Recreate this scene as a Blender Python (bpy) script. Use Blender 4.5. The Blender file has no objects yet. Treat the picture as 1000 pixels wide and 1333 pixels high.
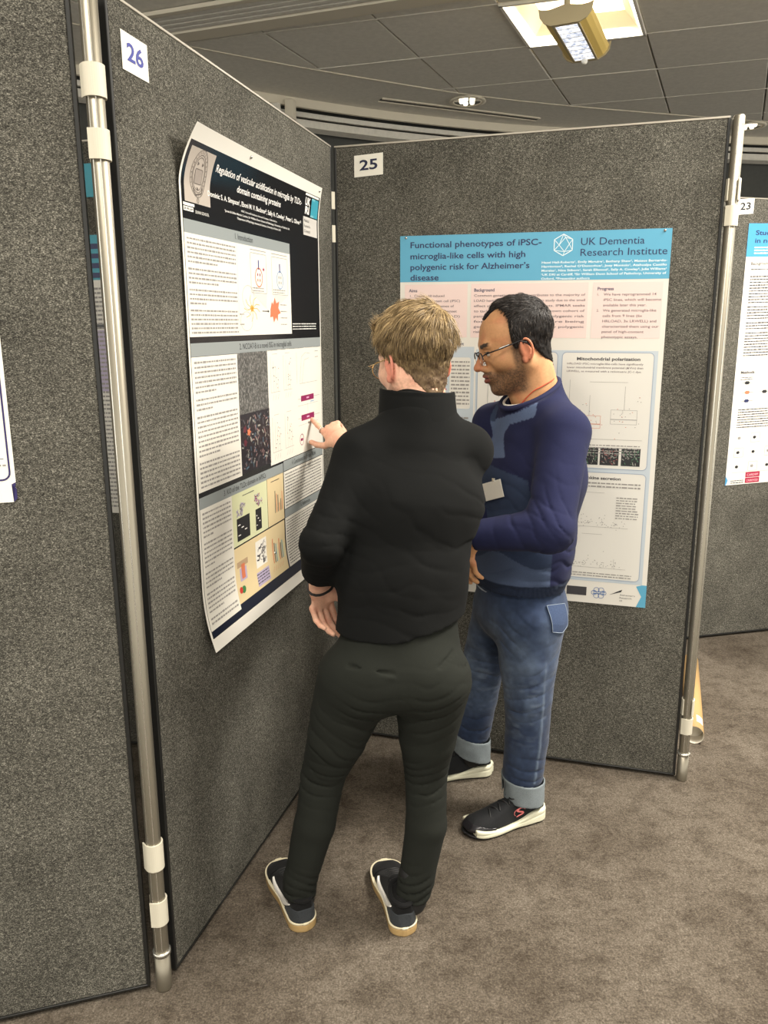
import bpy, math, random
import numpy as np
from mathutils import Vector, Matrix

S = bpy.context.scene
COL = S.collection
# ------------------------------------------------------------------ camera
CAM_H = 1.472
cam_d = bpy.data.cameras.new('camera')
cam = bpy.data.objects.new('camera', cam_d); COL.objects.link(cam)
cam_d.sensor_fit = 'HORIZONTAL'; cam_d.sensor_width = 36.0
cam_d.lens = 36.0 * 1001.0 / 1000.0
cam_d.clip_start = 0.05
cam.location = (0, 0, CAM_H)
cam.rotation_mode = 'XYZ'
cam.rotation_euler = Matrix(((1, 0, 0), (0, 1, 0), (0, 0, 1))).to_euler()
_dn = Vector((20.0, 5203 - 666.5, 1001.0)).normalized()      # world down seen from the camera (x right, y down, z ahead)
_up = -_dn
_fw = (Vector((0, 0, 1)) - _up * _up.z).normalized()
_rt = _dn.cross(_fw)
# rows: world axes in camera coordinates; camera axes x right, y up, z back
cam.matrix_world = Matrix(((_rt.x, -_rt.y, -_rt.z, 0), (_fw.x, -_fw.y, -_fw.z, 0), (_up.x, -_up.y, -_up.z, CAM_H), (0, 0, 0, 1)))
S.camera = cam
# ------------------------------------------------------------------ light and exposure
S.view_settings.view_transform = 'Standard'
S.view_settings.look = 'None'
S.view_settings.gamma = 1.0
S.view_settings.use_curve_mapping = False
S.view_settings.exposure = 0.50
W = bpy.data.worlds.new('world'); S.world = W; W.use_nodes = True
W.node_tree.nodes['Background'].inputs[0].default_value = (1.0, 0.96, 0.86, 1)
W.node_tree.nodes['Background'].inputs[1].default_value = 1.6

UX, UY = Vector((0.9605, -0.2782, 0)), Vector((0.409, 0.9125, 0))     # the room's grid directions
CZ = 3.02                                                             # ceiling height
G0 = Vector((0.786, 4.565, 0))                                          # corner of the visible light's tile
def grid(i, j): return G0 + UX * (0.6 * i) + UY * (0.58 * j)
LIGHT_COL = (1.0, 0.94, 0.84)
def room_light(i, j, w, name='ceiling_lamp_light'):
    ld = bpy.data.lights.new(name, 'AREA'); ld.shape = 'SQUARE'; ld.size = 0.5
    ld.energy = w; ld.color = LIGHT_COL
    o = bpy.data.objects.new(name, ld); COL.objects.link(o)
    p = grid(i + .5, j + .5); o.location = (p.x, p.y, CZ - 0.02)
    o.rotation_euler = (0, 0, math.atan2(UX.y, UX.x))
    return o
for i, j, w, sp in ((3, -4, 95, 2.95), (3, -5, 34, 2.95), (2, -6, 12, 2.95), (2, -9, 36, 2.1), (0, -8, 19, 2.6)):
    room_light(i, j, w).data.spread = sp
lamp0 = room_light(0, -1, 26); lamp0.location.z = CZ + 0.03
PT = None

# ------------------------------------------------------------------ object helpers
def tag(o, label=None, cat=None, group=None, kind=None):
    if label: o['label'] = label
    if cat: o['category'] = cat
    if group: o['group'] = group
    if kind: o['kind'] = kind
    return o
def empty(name, loc, label=None, cat=None, group=None):
    o = bpy.data.objects.new(name, None); COL.objects.link(o); o.location = loc
    o.empty_display_size = 0.1
    return tag(o, label, cat, group)
def link(name, me, mat=None, parent=None):
    o = bpy.data.objects.new(name, me); COL.objects.link(o)
    if mat and not me.materials: me.materials.append(mat)
    if parent:
        o.parent = parent
        M = Matrix.Identity(4); p = parent
        t = Vector((0, 0, 0))
        while p: t += p.location; p = p.parent
        o.matrix_parent_inverse = Matrix.Identity(4)
        o.location = -t            # meshes are written in world coordinates; roots carry location only
    return o
class MB:
    """collects shapes, then links them as one mesh object"""
    def __init__(s): s.v = []; s.f = []; s.sm = []
    def add(s, V, F, smooth=False):
        n = len(s.v); s.v += [tuple(p) for p in V]; s.f += [tuple(i + n for i in f) for f in F]; s.sm += [smooth] * len(F)
        return s
    def box(s, c, X, Y, Z):
        """box around c with half vectors X, Y, Z"""
        c = Vector(c); X = Vector(X); Y = Vector(Y); Z = Vector(Z)
        V = [c + X * a + Y * b + Z * d for a, b, d in ((-1,-1,-1),(1,-1,-1),(1,1,-1),(-1,1,-1),(-1,-1,1),(1,-1,1),(1,1,1),(-1,1,1))]
        F = [(0,3,2,1),(4,5,6,7),(0,1,5,4),(1,2,6,5),(2,3,7,6),(3,0,4,7)]
        if X.cross(Y).dot(Z) < 0: F = [f[::-1] for f in F]
        return s.add(V, F)
    def bbox(s, c, X, Y, Z, b=0.002):
        """box with chamfered edges"""
        c = Vector(c); X = Vector(X); Y = Vector(Y); Z = Vector(Z)
        hx, hy, hz = X.length, Y.length, Z.length; x, y, z = X.normalized(), Y.normalized(), Z.normalized()
        b = min(b, hx * .9, hy * .9, hz * .9)
        V = []; idx = {}
        for sx in (-1, 1):
            for sy in (-1, 1):
                for sz in (-1, 1):
                    for k in range(3):
                        p = [sx * hx, sy * hy, sz * hz]
                        for m in range(3):
                            if m != k: p[m] -= (sx, sy, sz)[m] * b
                        idx[(sx, sy, sz, k)] = len(V); V.append(c + x * p[0] + y * p[1] + z * p[2])
        F = []
        cyc = ((-1,-1),(1,-1),(1,1),(-1,1))
        for k in range(3):
            for sg in (-1, 1):
                f = []
                for a, d in cyc:
                    t = [0, 0, 0]; t[k] = sg; t[(k+1) % 3] = a; t[(k+2) % 3] = d
                    f.append(idx[(t[0], t[1], t[2], k)])
                F.append(f if sg > 0 else f[::-1])
        for k in range(3):
            i, j = (k+1) % 3, (k+2) % 3
            for a, d in cyc:
                t0 = [0,0,0]; t1 = [0,0,0]
                t0[k] = -1; t1[k] = 1
                for t in (t0, t1): t[i] = a; t[j] = d
                q = [idx[tuple(t0)+(i,)], idx[tuple(t1)+(i,)], idx[tuple(t1)+(j,)], idx[tuple(t0)+(j,)]]
                F.append(q if a * d > 0 else q[::-1])
        for sx in (-1, 1):
            for sy in (-1, 1):
                for sz in (-1, 1):
                    q = [idx[(sx,sy,sz,0)], idx[(sx,sy,sz,1)], idx[(sx,sy,sz,2)]]
                    F.append(q if sx*sy*sz > 0 else q[::-1])
        if x.cross(y).dot(z) < 0: F = [f[::-1] for f in F]
        return s.add(V, F)
    def tube(s, pts, r, n=12, caps=True, rr=None):
        pts = [Vector(p) for p in pts]; m = len(pts); V = []; F = []
        up = None
        for i, p in enumerate(pts):
            t = (pts[min(i+1, m-1)] - pts[max(i-1, 0)]).normalized()
            if up is None:
                up = t.orthogonal().normalized()
            up = (up - t * up.dot(t)).normalized(); b = t.cross(up)
            R = rr[i] if rr else r
            for k in range(n):
                a = 2 * math.pi * k / n
                V.append(p + (up * math.cos(a) + b * math.sin(a)) * R)
        for i in range(m - 1):
            for k in range(n):
                F.append((i*n+k, i*n+(k+1) % n, (i+1)*n+(k+1) % n, (i+1)*n+k))
        s.add(V, F, True)
        if caps:
            s.add(V[:n][::-1], [tuple(range(n))]); s.add(V[-n:], [tuple(range(n))])
        return s
    def lathe(s, c, prof, n=32, axis=(0, 0, 1)):
        c = Vector(c); ax = Vector(axis).normalized(); u = ax.orthogonal().normalized(); w = ax.cross(u)
        V = []; F = []
        for r, h in prof:
            for k in range(n):
                a = 2 * math.pi * k / n
                V.append(c + ax * h + (u * math.cos(a) + w * math.sin(a)) * r)
        for i in range(len(prof) - 1):
            for k in range(n):
                F.append((i*n+k, i*n+(k+1) % n, (i+1)*n+(k+1) % n, (i+1)*n+k))
        return s.add(V, F, True)
    def build(s, name, mat=None, parent=None):
        me = bpy.data.meshes.new(name); me.from_pydata(s.v, [], s.f); me.update()
        me.polygons.foreach_set('use_smooth', s.sm)
        return link(name, me, mat, parent)

# ------------------------------------------------------------------ materials
def srgb(*c):
    return tuple(((x / 255 + .055) / 1.055) ** 2.4 if x > 10 else x / 255 / 12.92 for x in c)
def mat(name, col, rough=0.6, metal=0.0, spec=0.5, **kw):
    m = bpy.data.materials.new(name); m.use_nodes = True
    b = m.node_tree.nodes['Principled BSDF']
    c = srgb(*col)
    b.inputs['Base Color'].default_value = (*c, 1)
    b.inputs['Roughness'].default_value = rough
    b.inputs['Metallic'].default_value = metal
    b.inputs['Specular IOR Level'].default_value = spec
    for k, v in kw.items(): b.inputs[k.replace('_', ' ')].default_value = v
    return m
def nodes(m): return m.node_tree.nodes, m.node_tree.links, m.node_tree.nodes['Principled BSDF']
def noise(m, scale, detail=2, rough=.6, stretch=(1, 1, 1), coord='Object', rot=(0, 0, 0)):
    N, L, B = nodes(m)
    tc = N.new('ShaderNodeTexCoord'); mp = N.new('ShaderNodeMapping'); n = N.new('ShaderNodeTexNoise')
    mp.inputs['Scale'].default_value = stretch; mp.inputs['Rotation'].default_value = rot
    n.inputs['Scale'].default_value = scale; n.inputs['Detail'].default_value = detail; n.inputs['Roughness'].default_value = rough
    L.new(tc.outputs[coord], mp.inputs[0]); L.new(mp.outputs[0], n.inputs['Vector'])
    return n
def ramp(m, src, stops):
    N, L, B = nodes(m)
    r = N.new('ShaderNodeValToRGB'); L.new(src, r.inputs[0])
    e = r.color_ramp.elements
    while len(e) < len(stops): e.new(0.5)
    for k, (p, c) in enumerate(stops): e[k].position = p; e[k].color = (*srgb(*c), 1)
    return r
def mix(m, a, b, fac, mode='MIX'):
    N, L, B = nodes(m)
    x = N.new('ShaderNodeMix'); x.data_type = 'RGBA'; x.blend_type = mode
    for sock, val in ((x.inputs[6], a), (x.inputs[7], b), (x.inputs[0], fac)):
        if hasattr(val, 'links'): L.new(val, sock)
        else: sock.default_value = val
    return x.outputs[2]
def bump(m, src, strength=.3, dist=.002):
    N, L, B = nodes(m)
    b = N.new('ShaderNodeBump'); b.inputs['Strength'].default_value = strength; b.inputs['Distance'].default_value = dist
    L.new(src, b.inputs['Height'])
    if B.inputs['Normal'].links:
        L.new(B.inputs['Normal'].links[0].from_socket, b.inputs['Normal'])
    L.new(b.outputs[0], B.inputs['Normal'])
def fabric(name, col, sc=500, amp=10, rough=.9, b=.25, sheen=.04):
    m = mat(name, col, rough, spec=.2); N, L, B = nodes(m)
    n = noise(m, sc, 2)
    r = ramp(m, n.outputs[0], ((.3, [max(0, c - amp) for c in col]), (.7, [c + amp for c in col])))
    L.new(r.outputs[0], B.inputs['Base Color'])
    B.inputs['Sheen Weight'].default_value = sheen; B.inputs['Sheen Roughness'].default_value = .5
    bump(m, n.outputs[0], b, .001)
    return m
def felt_mat():
    m = mat('heather_felt', (90, 85, 76), .95, spec=.1); N, L, B = nodes(m)
    a = noise(m, 330, 2.5, .75, (1, 1, 1.9)); c = noise(m, 120, 2, .6, (1, 1, 1.6)); d = noise(m, 5, 2)
    r = ramp(m, a.outputs[0], ((.36, (58, 56, 52)), (.47, (92, 90, 83)), (.56, (118, 115, 106)), (.67, (184, 180, 167))))
    r2 = ramp(m, c.outputs[0], ((.35, (190, 190, 190)), (.65, (255, 255, 255))))
    r3 = ramp(m, d.outputs[0], ((.35, (222, 222, 222)), (.65, (255, 255, 255))))
    x = mix(m, r.outputs[0], r2.outputs[0], 1.0, 'MULTIPLY'); x = mix(m, x, r3.outputs[0], 1.0, 'MULTIPLY')
    L.new(x, B.inputs['Base Color'])
    bump(m, a.outputs[0], .5, .0015)
    return m
def carpet_mat():
    m = mat('brown_carpet', (120, 106, 94), .97, spec=.08); N, L, B = nodes(m)
    a = noise(m, 200, 3, .85); b = noise(m, 2.4, 5, .62); c = noise(m, 13, 5, .75); e = noise(m, 75, 3, .7)
    r = ramp(m, a.outputs[0], ((.28, (72, 65, 58)), (.5, (105, 97, 87)), (.72, (144, 134, 121))))
    rb = ramp(m, b.outputs[0], ((.36, (212, 209, 206)), (.60, (255, 255, 255))))
    rc = ramp(m, c.outputs[0], ((.34, (206, 203, 200)), (.54, (255, 255, 255))))
    re = ramp(m, e.outputs[0], ((.3, (205, 203, 200)), (.6, (255, 255, 255))))
    x = mix(m, r.outputs[0], rb.outputs[0], 1.0, 'MULTIPLY'); x = mix(m, x, rc.outputs[0], 1.0, 'MULTIPLY'); x = mix(m, x, re.outputs[0], 1.0, 'MULTIPLY')
    L.new(x, B.inputs['Base Color']); bump(m, a.outputs[0], .6, .004)
    return m
def attr_mat(name, rough=.6, spec=.3, sheen=0, sc=0, b=.2, amp=.12, sss=0):
    m = mat(name, (128, 128, 128), rough, spec=spec); N, L, B = nodes(m)
    at = N.new('ShaderNodeVertexColor'); at.layer_name = 'Col'; out = at.outputs[0]
    if sc:
        n = noise(m, sc, 3, .7)
        lo, hi = int(255 * (1 - amp)), 255
        r = ramp(m, n.outputs[0], ((.3, (lo, lo, lo)), (.65, (hi, hi, hi))))
        out = mix(m, out, r.outputs[0], 1.0, 'MULTIPLY'); bump(m, n.outputs[0], b, .001)
    L.new(out, B.inputs['Base Color']); B.inputs['Sheen Weight'].default_value = sheen
    if sss:
        B.inputs['Subsurface Weight'].default_value = sss; B.inputs['Subsurface Radius'].default_value = (.01, .004, .002)
        B.inputs['Subsurface Scale'].default_value = 1.0
    return m
def emit(name, col, strength):
    m = mat(name, col, .5); N, L, B = nodes(m)
    B.inputs['Emission Color'].default_value = (*srgb(*col), 1); B.inputs['Emission Strength'].default_value = strength
    return m
M = dict(
    felt=felt_mat(), carpet=carpet_mat(),
    edge_black=mat('black_plastic_edge', (26, 26, 25), .45),
    trim_pale=mat('pale_aluminium_trim', (176, 170, 158), .4, .6),
    pole=mat('brushed_steel', (150, 144, 130), .42, .85),
    clip=mat('ivory_plastic', (206, 200, 182), .5),
    collar=mat('steel_collar', (220, 218, 210), .25, .9),
    tile=mat('ceiling_tile_grey', (218, 214, 204), .85),
    border=mat('ceiling_plaster_grey', (216, 212, 202), .85),
    dark=mat('dark_wall', (58, 59, 56), .8),
    beam=mat('painted_trim', (214, 206, 188), .6),
    paper=mat('poster_paper', (224, 220, 211), .5),
    white=mat('white_paint', (238, 234, 222), .5),
    louver=mat('white_reflector', (236, 226, 200), .35),
)
# ------------------------------------------------------------------ the room
def grid_mat_rot(name, col, amp=6):
    m = M[name]; N, L, B = nodes(m)
    n = noise(m, 35, 3); r = ramp(m, n.outputs[0], ((.3, [c - amp for c in col]), (.7, [c + amp for c in col])))
    L.new(r.outputs[0], B.inputs['Base Color'])
grid_mat_rot('tile', (218, 214, 204)); grid_mat_rot('border', (216, 212, 202)); grid_mat_rot('dark', (70, 71, 68), 3)

b = MB(); b.add([(-6, -5, 0), (8, -5, 0), (8, 9, 0), (-6, 9, 0)], [(0, 1, 2, 3)])
floor = tag(b.build('floor', M['carpet']), kind='structure')

# curved edge between the tiled ceiling and its plain border, and the curved wall beyond
def curve_pts(pts, n=5):
    P = [Vector((x, y, 0)) for x, y in pts]; out = []
    for i in range(len(P) - 1):
        p0 = P[max(i-1, 0)]; p1 = P[i]; p2 = P[i+1]; p3 = P[min(i+2, len(P)-1)]
        for k in range(n):
            t = k / n
            out.append(.5 * ((2*p1) + (p2-p0)*t + (2*p0-5*p1+4*p2-p3)*t*t + (3*p1-p0-3*p2+p3)*t**3))
    return out + [P[-1]]
EDGE = curve_pts([(-4.0, 2.6), (-2.3, 3.75), (-1.05, 4.53), (-.17, 5.03), (.9, 5.52), (2.5, 5.97), (4.2, 6.35), (6.5, 6.6)])
RAIL = curve_pts([(-4.5, 3.1), (-2.6, 4.35), (-1.0, 5.2), (-.2, 5.64), (.6, 5.98), (1.4, 6.2), (2.9, 6.48), (4.6, 6.7), (7.0, 6.85)])
def offset(P, d):
    out = []
    for i, p in enumerate(P):
        t = (P[min(i+1, len(P)-1)] - P[max(i-1, 0)]).normalized()
        out.append(p + Vector((-t.y, t.x, 0)) * d)
    return out
def ribbon(b, P, prof, closed=True):
    """sweeps a profile of (offset outwards, height) along the curve"""
    rows = [[(q.x, q.y, h) for q in offset(P, d)] for d, h in prof]
    n = len(P); V = [p for r in rows for p in r]; F = []
    m = len(rows)
    for j in range(m if closed else m - 1):
        k = (j + 1) % m
        for i in range(n - 1): F.append((j*n+i, j*n+i+1, k*n+i+1, k*n+i))
    return b.add(V, F)
# ceiling: slab above, tiles and plain border under it
b = MB(); b.box((1, 2, CZ + .25), (7.5, 0, 0), (0, 7.5, 0), (0, 0, .05))
ceiling = tag(b.build('ceiling', M['border']), kind='structure')
b = MB()
eo = EDGE; ro = RAIL
V = []; F = []
for i in range(len(eo)): V.append((eo[i].x, eo[i].y, CZ))
for i in range(len(ro)): V.append((ro[i].x, ro[i].y, CZ))
ne = len(eo); ratio = (len(ro) - 1) / (ne - 1)
js = [min(len(ro) - 1, round(i * ratio)) for i in range(ne)]
for i in range(ne - 1):
    F.append((i, ne + js[i], i + 1))
    for j in range(js[i], js[i+1]): F.append((i + 1, ne + j, ne + j + 1))
b.add(V, F); b.build('border_strip', M['border'], ceiling)
b = MB(); ribbon(b, EDGE, ((-.004, CZ - .004), (.006, CZ - .004), (.006, CZ + .01), (-.004, CZ + .01))); b.build('edge_bead', M['beam'], ceiling)
# tiles: each one a piece, clipped where the curved edge runs
def clip_poly(poly, p, n):
    out = []
    for i in range(len(poly)):
        a, c = poly[i], poly[(i+1) % len(poly)]
        da, dc = (a - p).dot(n), (c - p).dot(n)
        if da <= 0: out.append(a)
        if da * dc < 0: out.append(a + (c - a) * (da / (da - dc)))
    return out
def tile_piece(i, j, wi=1, wj=1):
    g = .004
    poly = [grid(i, j) + UX*g + UY*g, grid(i+wi, j) - UX*g + UY*g, grid(i+wi, j+wj) - UX*g - UY*g, grid(i, j+wj) + UX*g - UY*g]
    for k in range(0, len(EDGE) - 1, 1):
        t = (EDGE[k+1] - EDGE[k]).normalized(); nn = Vector((-t.y, t.x, 0))
        poly = clip_poly(poly, EDGE[k] - nn * .006, nn)
        if len(poly) < 3: return
    rnd = random.Random(i * 31 + j)
    dz = rnd.uniform(-.0015, .0015)
    n = len(poly)
    cx = sum(poly, Vector()) / n
    inner = [p + (cx - p) * (.006 / max(.05, (cx - p).length)) for p in poly]
    V = [(p.x, p.y, CZ + .012) for p in poly] + [(p.x, p.y, CZ + .003 + dz) for p in poly] + [(p.x, p.y, CZ + dz) for p in inner]
    F = [tuple(range(n))]
    for r in (0, 1):
        for k in range(n): F.append((r*n+k, (r+1)*n+k, (r+1)*n+(k+1) % n, r*n+(k+1) % n))
    F.append(tuple(range(2*n, 3*n))[::-1])
    MB().add(V, F).build('ceiling_tile', M['tile'], ceiling)
LIGHTS = [(0, -1), (3, -4), (3, -5), (2, -6), (2, -9), (0, -8)]
# the linear grille lies across the tiles in the top left
GA = Vector((-1.4, 4.215, CZ)); GU = Vector((.9455, -.3256, 0)); GV = Vector((.3256, .9455, 0)); GL_ = 2.6
def grille_band(k0, k1, z0, z1, b):
    c = GA + GU * (GL_ / 2) + GV * ((k0 + k1) / 2); c.z = (z0 + z1) / 2
    b.box(c, GU * (GL_ / 2), GV * ((k1 - k0) / 2), Vector((0, 0, (z1 - z0) / 2)))
for i in range(-9, 8):
    for j in range(-12, 4):
        if (i, j) in LIGHTS: continue
        tile_piece(i, j)
# pale tee bars between the rows of tiles
for j in range(-3, 3):
    for i in range(-4, 5):
        if (i, j) in ((0, 0), (0, -1)): continue
        p, q = grid(i, j), grid(i + 1, j)
        if any(((p + q) / 2 - EDGE[k]).dot(Vector((-(EDGE[k+1]-EDGE[k]).y, (EDGE[k+1]-EDGE[k]).x, 0))) > -.03 for k in range(len(EDGE) - 1)): continue
        b = MB(); b.box((p + q) / 2 + Vector((0, 0, CZ - .001)), (q - p) / 2, UY * .004, (0, 0, .0025)); b.build('tee_bar', M['border'], ceiling)
vent = empty('slot_grille', (GA.x + 1.2, GA.y - .4, CZ), 'long grey linear slot air grille set in the ceiling above board 26', 'air grille')
b = MB(); grille_band(.0, .30, CZ - .008, CZ - .004, b); b.build('backing', M['edge_black'], vent)
b = MB(); grille_band(-.02, .012, CZ - .022, CZ - .004, b); grille_band(.205, .31, CZ - .026, CZ - .004, b); b.build('frame', M['beam'], vent)
for k in range(4):
    b = MB(); grille_band(.024 + k * .047, .054 + k * .047, CZ - .018, CZ - .009, b); b.build('slat', M['tile'], vent)

# wall beyond, with trim and pelmet
b = MB(); ribbon(b, RAIL, ((.16, 0), (.26, 0), (.26, CZ + .2), (.16, CZ + .2))); wall = tag(b.build('wall_back', M['dark']), kind='structure')
b = MB(); ribbon(b, RAIL, ((-.012, CZ - .052), (.014, CZ - .052), (.014, CZ + .0), (-.012, CZ + .0))); tag(b.build('trim_1', M['beam']), kind='structure')
b = MB(); ribbon(b, RAIL, ((.05, CZ - .092), (.075, CZ - .092), (.075, CZ - .062), (.05, CZ - .062))); tag(b.build('trim_2', M['tile']), kind='structure')
b = MB(); ribbon(b, RAIL, ((.02, CZ - .16), (.1, CZ - .17), (.1, CZ - .108), (.02, CZ - .115))); tag(b.build('trim_3', M['border']), kind='structure')
mull = empty('mullion', (-1.0, 5.25, CZ), 'short pale upright bracket on the ceiling trim above board 26', 'bracket')
b = MB(); b.bbox((-.59, 5.385, CZ - .085), UX * .03, UY * .02, (0, 0, .06), .004); b.build('post', M['beam'], mull)
b = MB(); b.bbox((-.69, 5.36, CZ - .095), UX * .035, UY * .02, (0, 0, .04), .004); b.build('bracket', M['tile'], mull)
# short slot diffuser and downlights in the border strip
def near_rail(t, d, z=CZ):
    i = int(t); p = RAIL[i] + (RAIL[i+1] - RAIL[i]) * (t - i); tt = (RAIL[i+1] - RAIL[i]).normalized()
    q = p + Vector((-tt.y, tt.x, 0)) * d; return Vector((q.x, q.y, z)), tt, Vector((-tt.y, tt.x, 0))
sg = empty('slot_diffuser', (.6, 5.8, CZ), 'short narrow dark slot diffuser in the ceiling near the back wall trim', 'air diffuser')
A0, A1 = Vector((.0, 5.45, CZ)), Vector((1.12, 5.92, CZ))
dx = (A1 - A0); dn = dx.normalized(); dp = Vector((-dn.y, dn.x, 0))
b = MB(); b.box((A0 + A1) / 2 + dp * .03 - Vector((0, 0, .001)), dx / 2, dp * .025, (0, 0, .0015)); b.build('slot', M['edge_black'], sg)
b = MB()
b.bbox((A0 + A1) / 2 - Vector((0, 0, .003)), dx / 2, dp * .009, (0, 0, .005), .002); b.build('frame', M['beam'], sg)
b = MB(); b.bbox((A0 + A1) / 2 + dp * .065 - Vector((0, 0, .003)), dx / 2, dp * .009, (0, 0, .005), .002); b.build('frame', M['beam'], sg)
M['lens'] = emit('downlight_lamp', (255, 244, 220), 1.6)
M['mirror'] = mat('mirror_reflector', (230, 225, 215), .12, 1)
def downlight(x, y, label):
    t = empty('downlight', (x, y, CZ), label, 'downlight', 'recessed round downlights')
    b = MB(); b.lathe((x, y, CZ), [(.092, .0005), (.118, -.002), (.122, -.009), (.1, -.012), (.09, -.008), (.088, .0)], 32); b.build('ring', M['beam'], t)
    b = MB(); b.lathe((x, y, CZ), [(.089, -.007), (.08, -.0035), (.0, -.0025)], 32); b.build('reflector', M['mirror'], t)
    for k in range(5):
        a = k * 2 * math.pi / 5 + .5
        b = MB(); b.lathe((x + .038*math.cos(a), y + .05*math.sin(a), CZ - .004), [(.0, -.016), (.012, -.013), (.017, -.004), (.017, .002)], 10); b.build('lamp', M['lens'], t)
downlight(.56, 5.51, 'round recessed downlight in the ceiling above board 25')
downlight(2.70, 6.14, 'round recessed downlight peeking out behind the right pole top')

# square recessed ceiling lights
M['glow'] = emit('light_diffuser', (255, 236, 196), 3.2)
def square_light(i, j, label):
    c = grid(i + .5, j + .5); c.z = CZ
    t = empty('ceiling_light', c, label, 'ceiling light')
    b = MB()
    for s in (-1, 1):
        b.bbox(c + UX * s * .293 - Vector((0, 0, .004)), UX * .009, UY * .295, (0, 0, .008), .002)
        b.bbox(c + UY * s * .283 - Vector((0, 0, .004)), UX * .302, UY * .009, (0, 0, .008), .002)
    b.build('frame', M['white'], t)
    for k in range(4):
        a = [UX * -1 - UY, UX - UY, UX + UY, UY - UX]
        p, q = a[k], a[(k+1) % 4]
        V = [c + p * .285 - Vector((0, 0, 0)), c + q * .285, c + q * .2 + Vector((0, 0, .09)), c + p * .2 + Vector((0, 0, .09))]
        V += [v + Vector((0, 0, .01)) for v in V]
        MB().add(V, [(0, 3, 2, 1), (4, 5, 6, 7), (0, 1, 5, 4), (1, 2, 6, 5), (2, 3, 7, 6), (3, 0, 4, 7)]).build('reflector', M['louver'], t)
    b = MB(); b.bbox(c + Vector((0, 0, .094)), UX * .2, UY * .2, (0, 0, .004), .001); b.build('diffuser', M['glow'], t)
    return t
for (i, j), lb in zip(LIGHTS, ('glowing square recessed ceiling light behind the hanging lamp', 'square recessed ceiling light over the aisle, nearer board 25', 'square recessed ceiling light over the aisle, farther from board 25', 'square recessed ceiling light just right of the man in black', 'square recessed ceiling light above the photographer', 'square recessed ceiling light above the left boards')):
    square_light(i, j, lb)

# the hanging lamp: cream housing with shaped end plates and a louvred light window
M['cream'] = mat('cream_enamel', (226, 196, 112), .35, 0, .5)
M['cream2'] = mat('beige_end_plate', (176, 162, 128), .4)
def led_mat():
    m = emit('led_window', (214, 220, 236), 1.0); N, L, B = nodes(m)
    n = noise(m, 60, 2, .6, (1, 1, 1)); r = ramp(m, n.outputs[0], ((.36, (150, 158, 176)), (.62, (246, 248, 255))))
    L.new(r.outputs[0], B.inputs['Emission Color']); L.new(r.outputs[0], B.inputs['Base Color'])
    return m
M['led'] = led_mat()
LP0 = Vector((.712, 3.322, 2.750)); LY = Vector((.412, .911, 0)); LX, LZ = Vector((.911, -.412, 0)), Vector((0, 0, 1))
lamp = empty('hanging_lamp', (LP0.x, LP0.y, LP0.z), 'cream box lamp with bluish lit window hanging before the square ceiling light', 'lamp')
def lamp_pt(x, y, z): return LP0 + LX * x + LY * y + LZ * z
# cross-section (x, z): flat window below, bulged sides, horned top
prof = [(-.052, -.068), (.052, -.068), (.076, -.050), (.092, -.022), (.098, .010), (.08, .022), (.045, .030), (0, .034), (-.045, .030), (-.08, .022), (-.098, .010), (-.092, -.022), (-.076, -.050)]
prof = [(x, -.076 + (z + .076) * .6) for x, z in prof]
def extr(b, pr, y0, y1):
    n = len(pr); V = [lamp_pt(x, y0, z) for x, z in pr] + [lamp_pt(x, y1, z) for x, z in pr]
    F = [tuple(range(n)), tuple(range(2*n-1, n-1, -1))] + [(k, n+k, n+(k+1) % n, (k+1) % n) for k in range(n)]
    return b.add(V, F)
LEN = .44
b = MB(); extr(b, prof, 0, LEN); b.build('housing', M['cream'], lamp)
plate = [(-.056, -.076), (.056, -.076), (.083, -.055), (.100, -.020), (.106, .034), (.090, .024), (.06, .020), (.0, .040), (-.06, .020), (-.090, .024), (-.106, .034), (-.100, -.020), (-.083, -.055)]
plate = [(x, -.076 + (z + .076) * .6) for x, z in plate]
b = MB(); extr(b, plate, -.008, 0); b.build('end_plate', M['cream2'], lamp)
b = MB(); extr(b, plate, LEN, LEN + .008); b.build('end_plate', M['cream2'], lamp)
b = MB(); c = lamp_pt(0, LEN / 2, -.071); b.bbox(c, LX * .043, LY * (LEN/2 - .012), LZ * .003, .001); win = b.build('light_window', M['led'], lamp)
b = MB()
for s in (-1, 1):
    b.bbox(lamp_pt(s * .048, LEN/2, -.0715), LX * .005, LY * (LEN/2 - .005), LZ * .005, .001)
    b.bbox(lamp_pt(0, LEN/2 + s * (LEN/2 - .008), -.0715), LX * .043, LY * .004, LZ * .005, .001)
b.build('window_frame', M['cream2'], lamp)
b = MB()
for k in range(1, 9): b.box(lamp_pt(0, LEN * k / 9, -.0745), LX * .043, LY * .0012, LZ * .0015)
b.build('louvre', M['white'], lamp)
b = MB(); b.lathe(lamp_pt(0, LEN - .02, -.075), [(.0, -.02), (.01, -.018), (.014, -.008), (.012, .0)], 12); b.build('knob', M['white'], lamp)
b = MB(); b.tube([lamp_pt(0, .02, -.02), lamp_pt(0, .02, .12), lamp_pt(0, .02, CZ - LP0.z)], .012, 12); b.build('stem', M['cream2'], lamp)
b = MB(); b.lathe(lamp_pt(0, .02, CZ - LP0.z), [(.05, -.001), (.05, -.02), (.012, -.03)], 24); b.build('ceiling_rose', M['cream2'], lamp)

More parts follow.
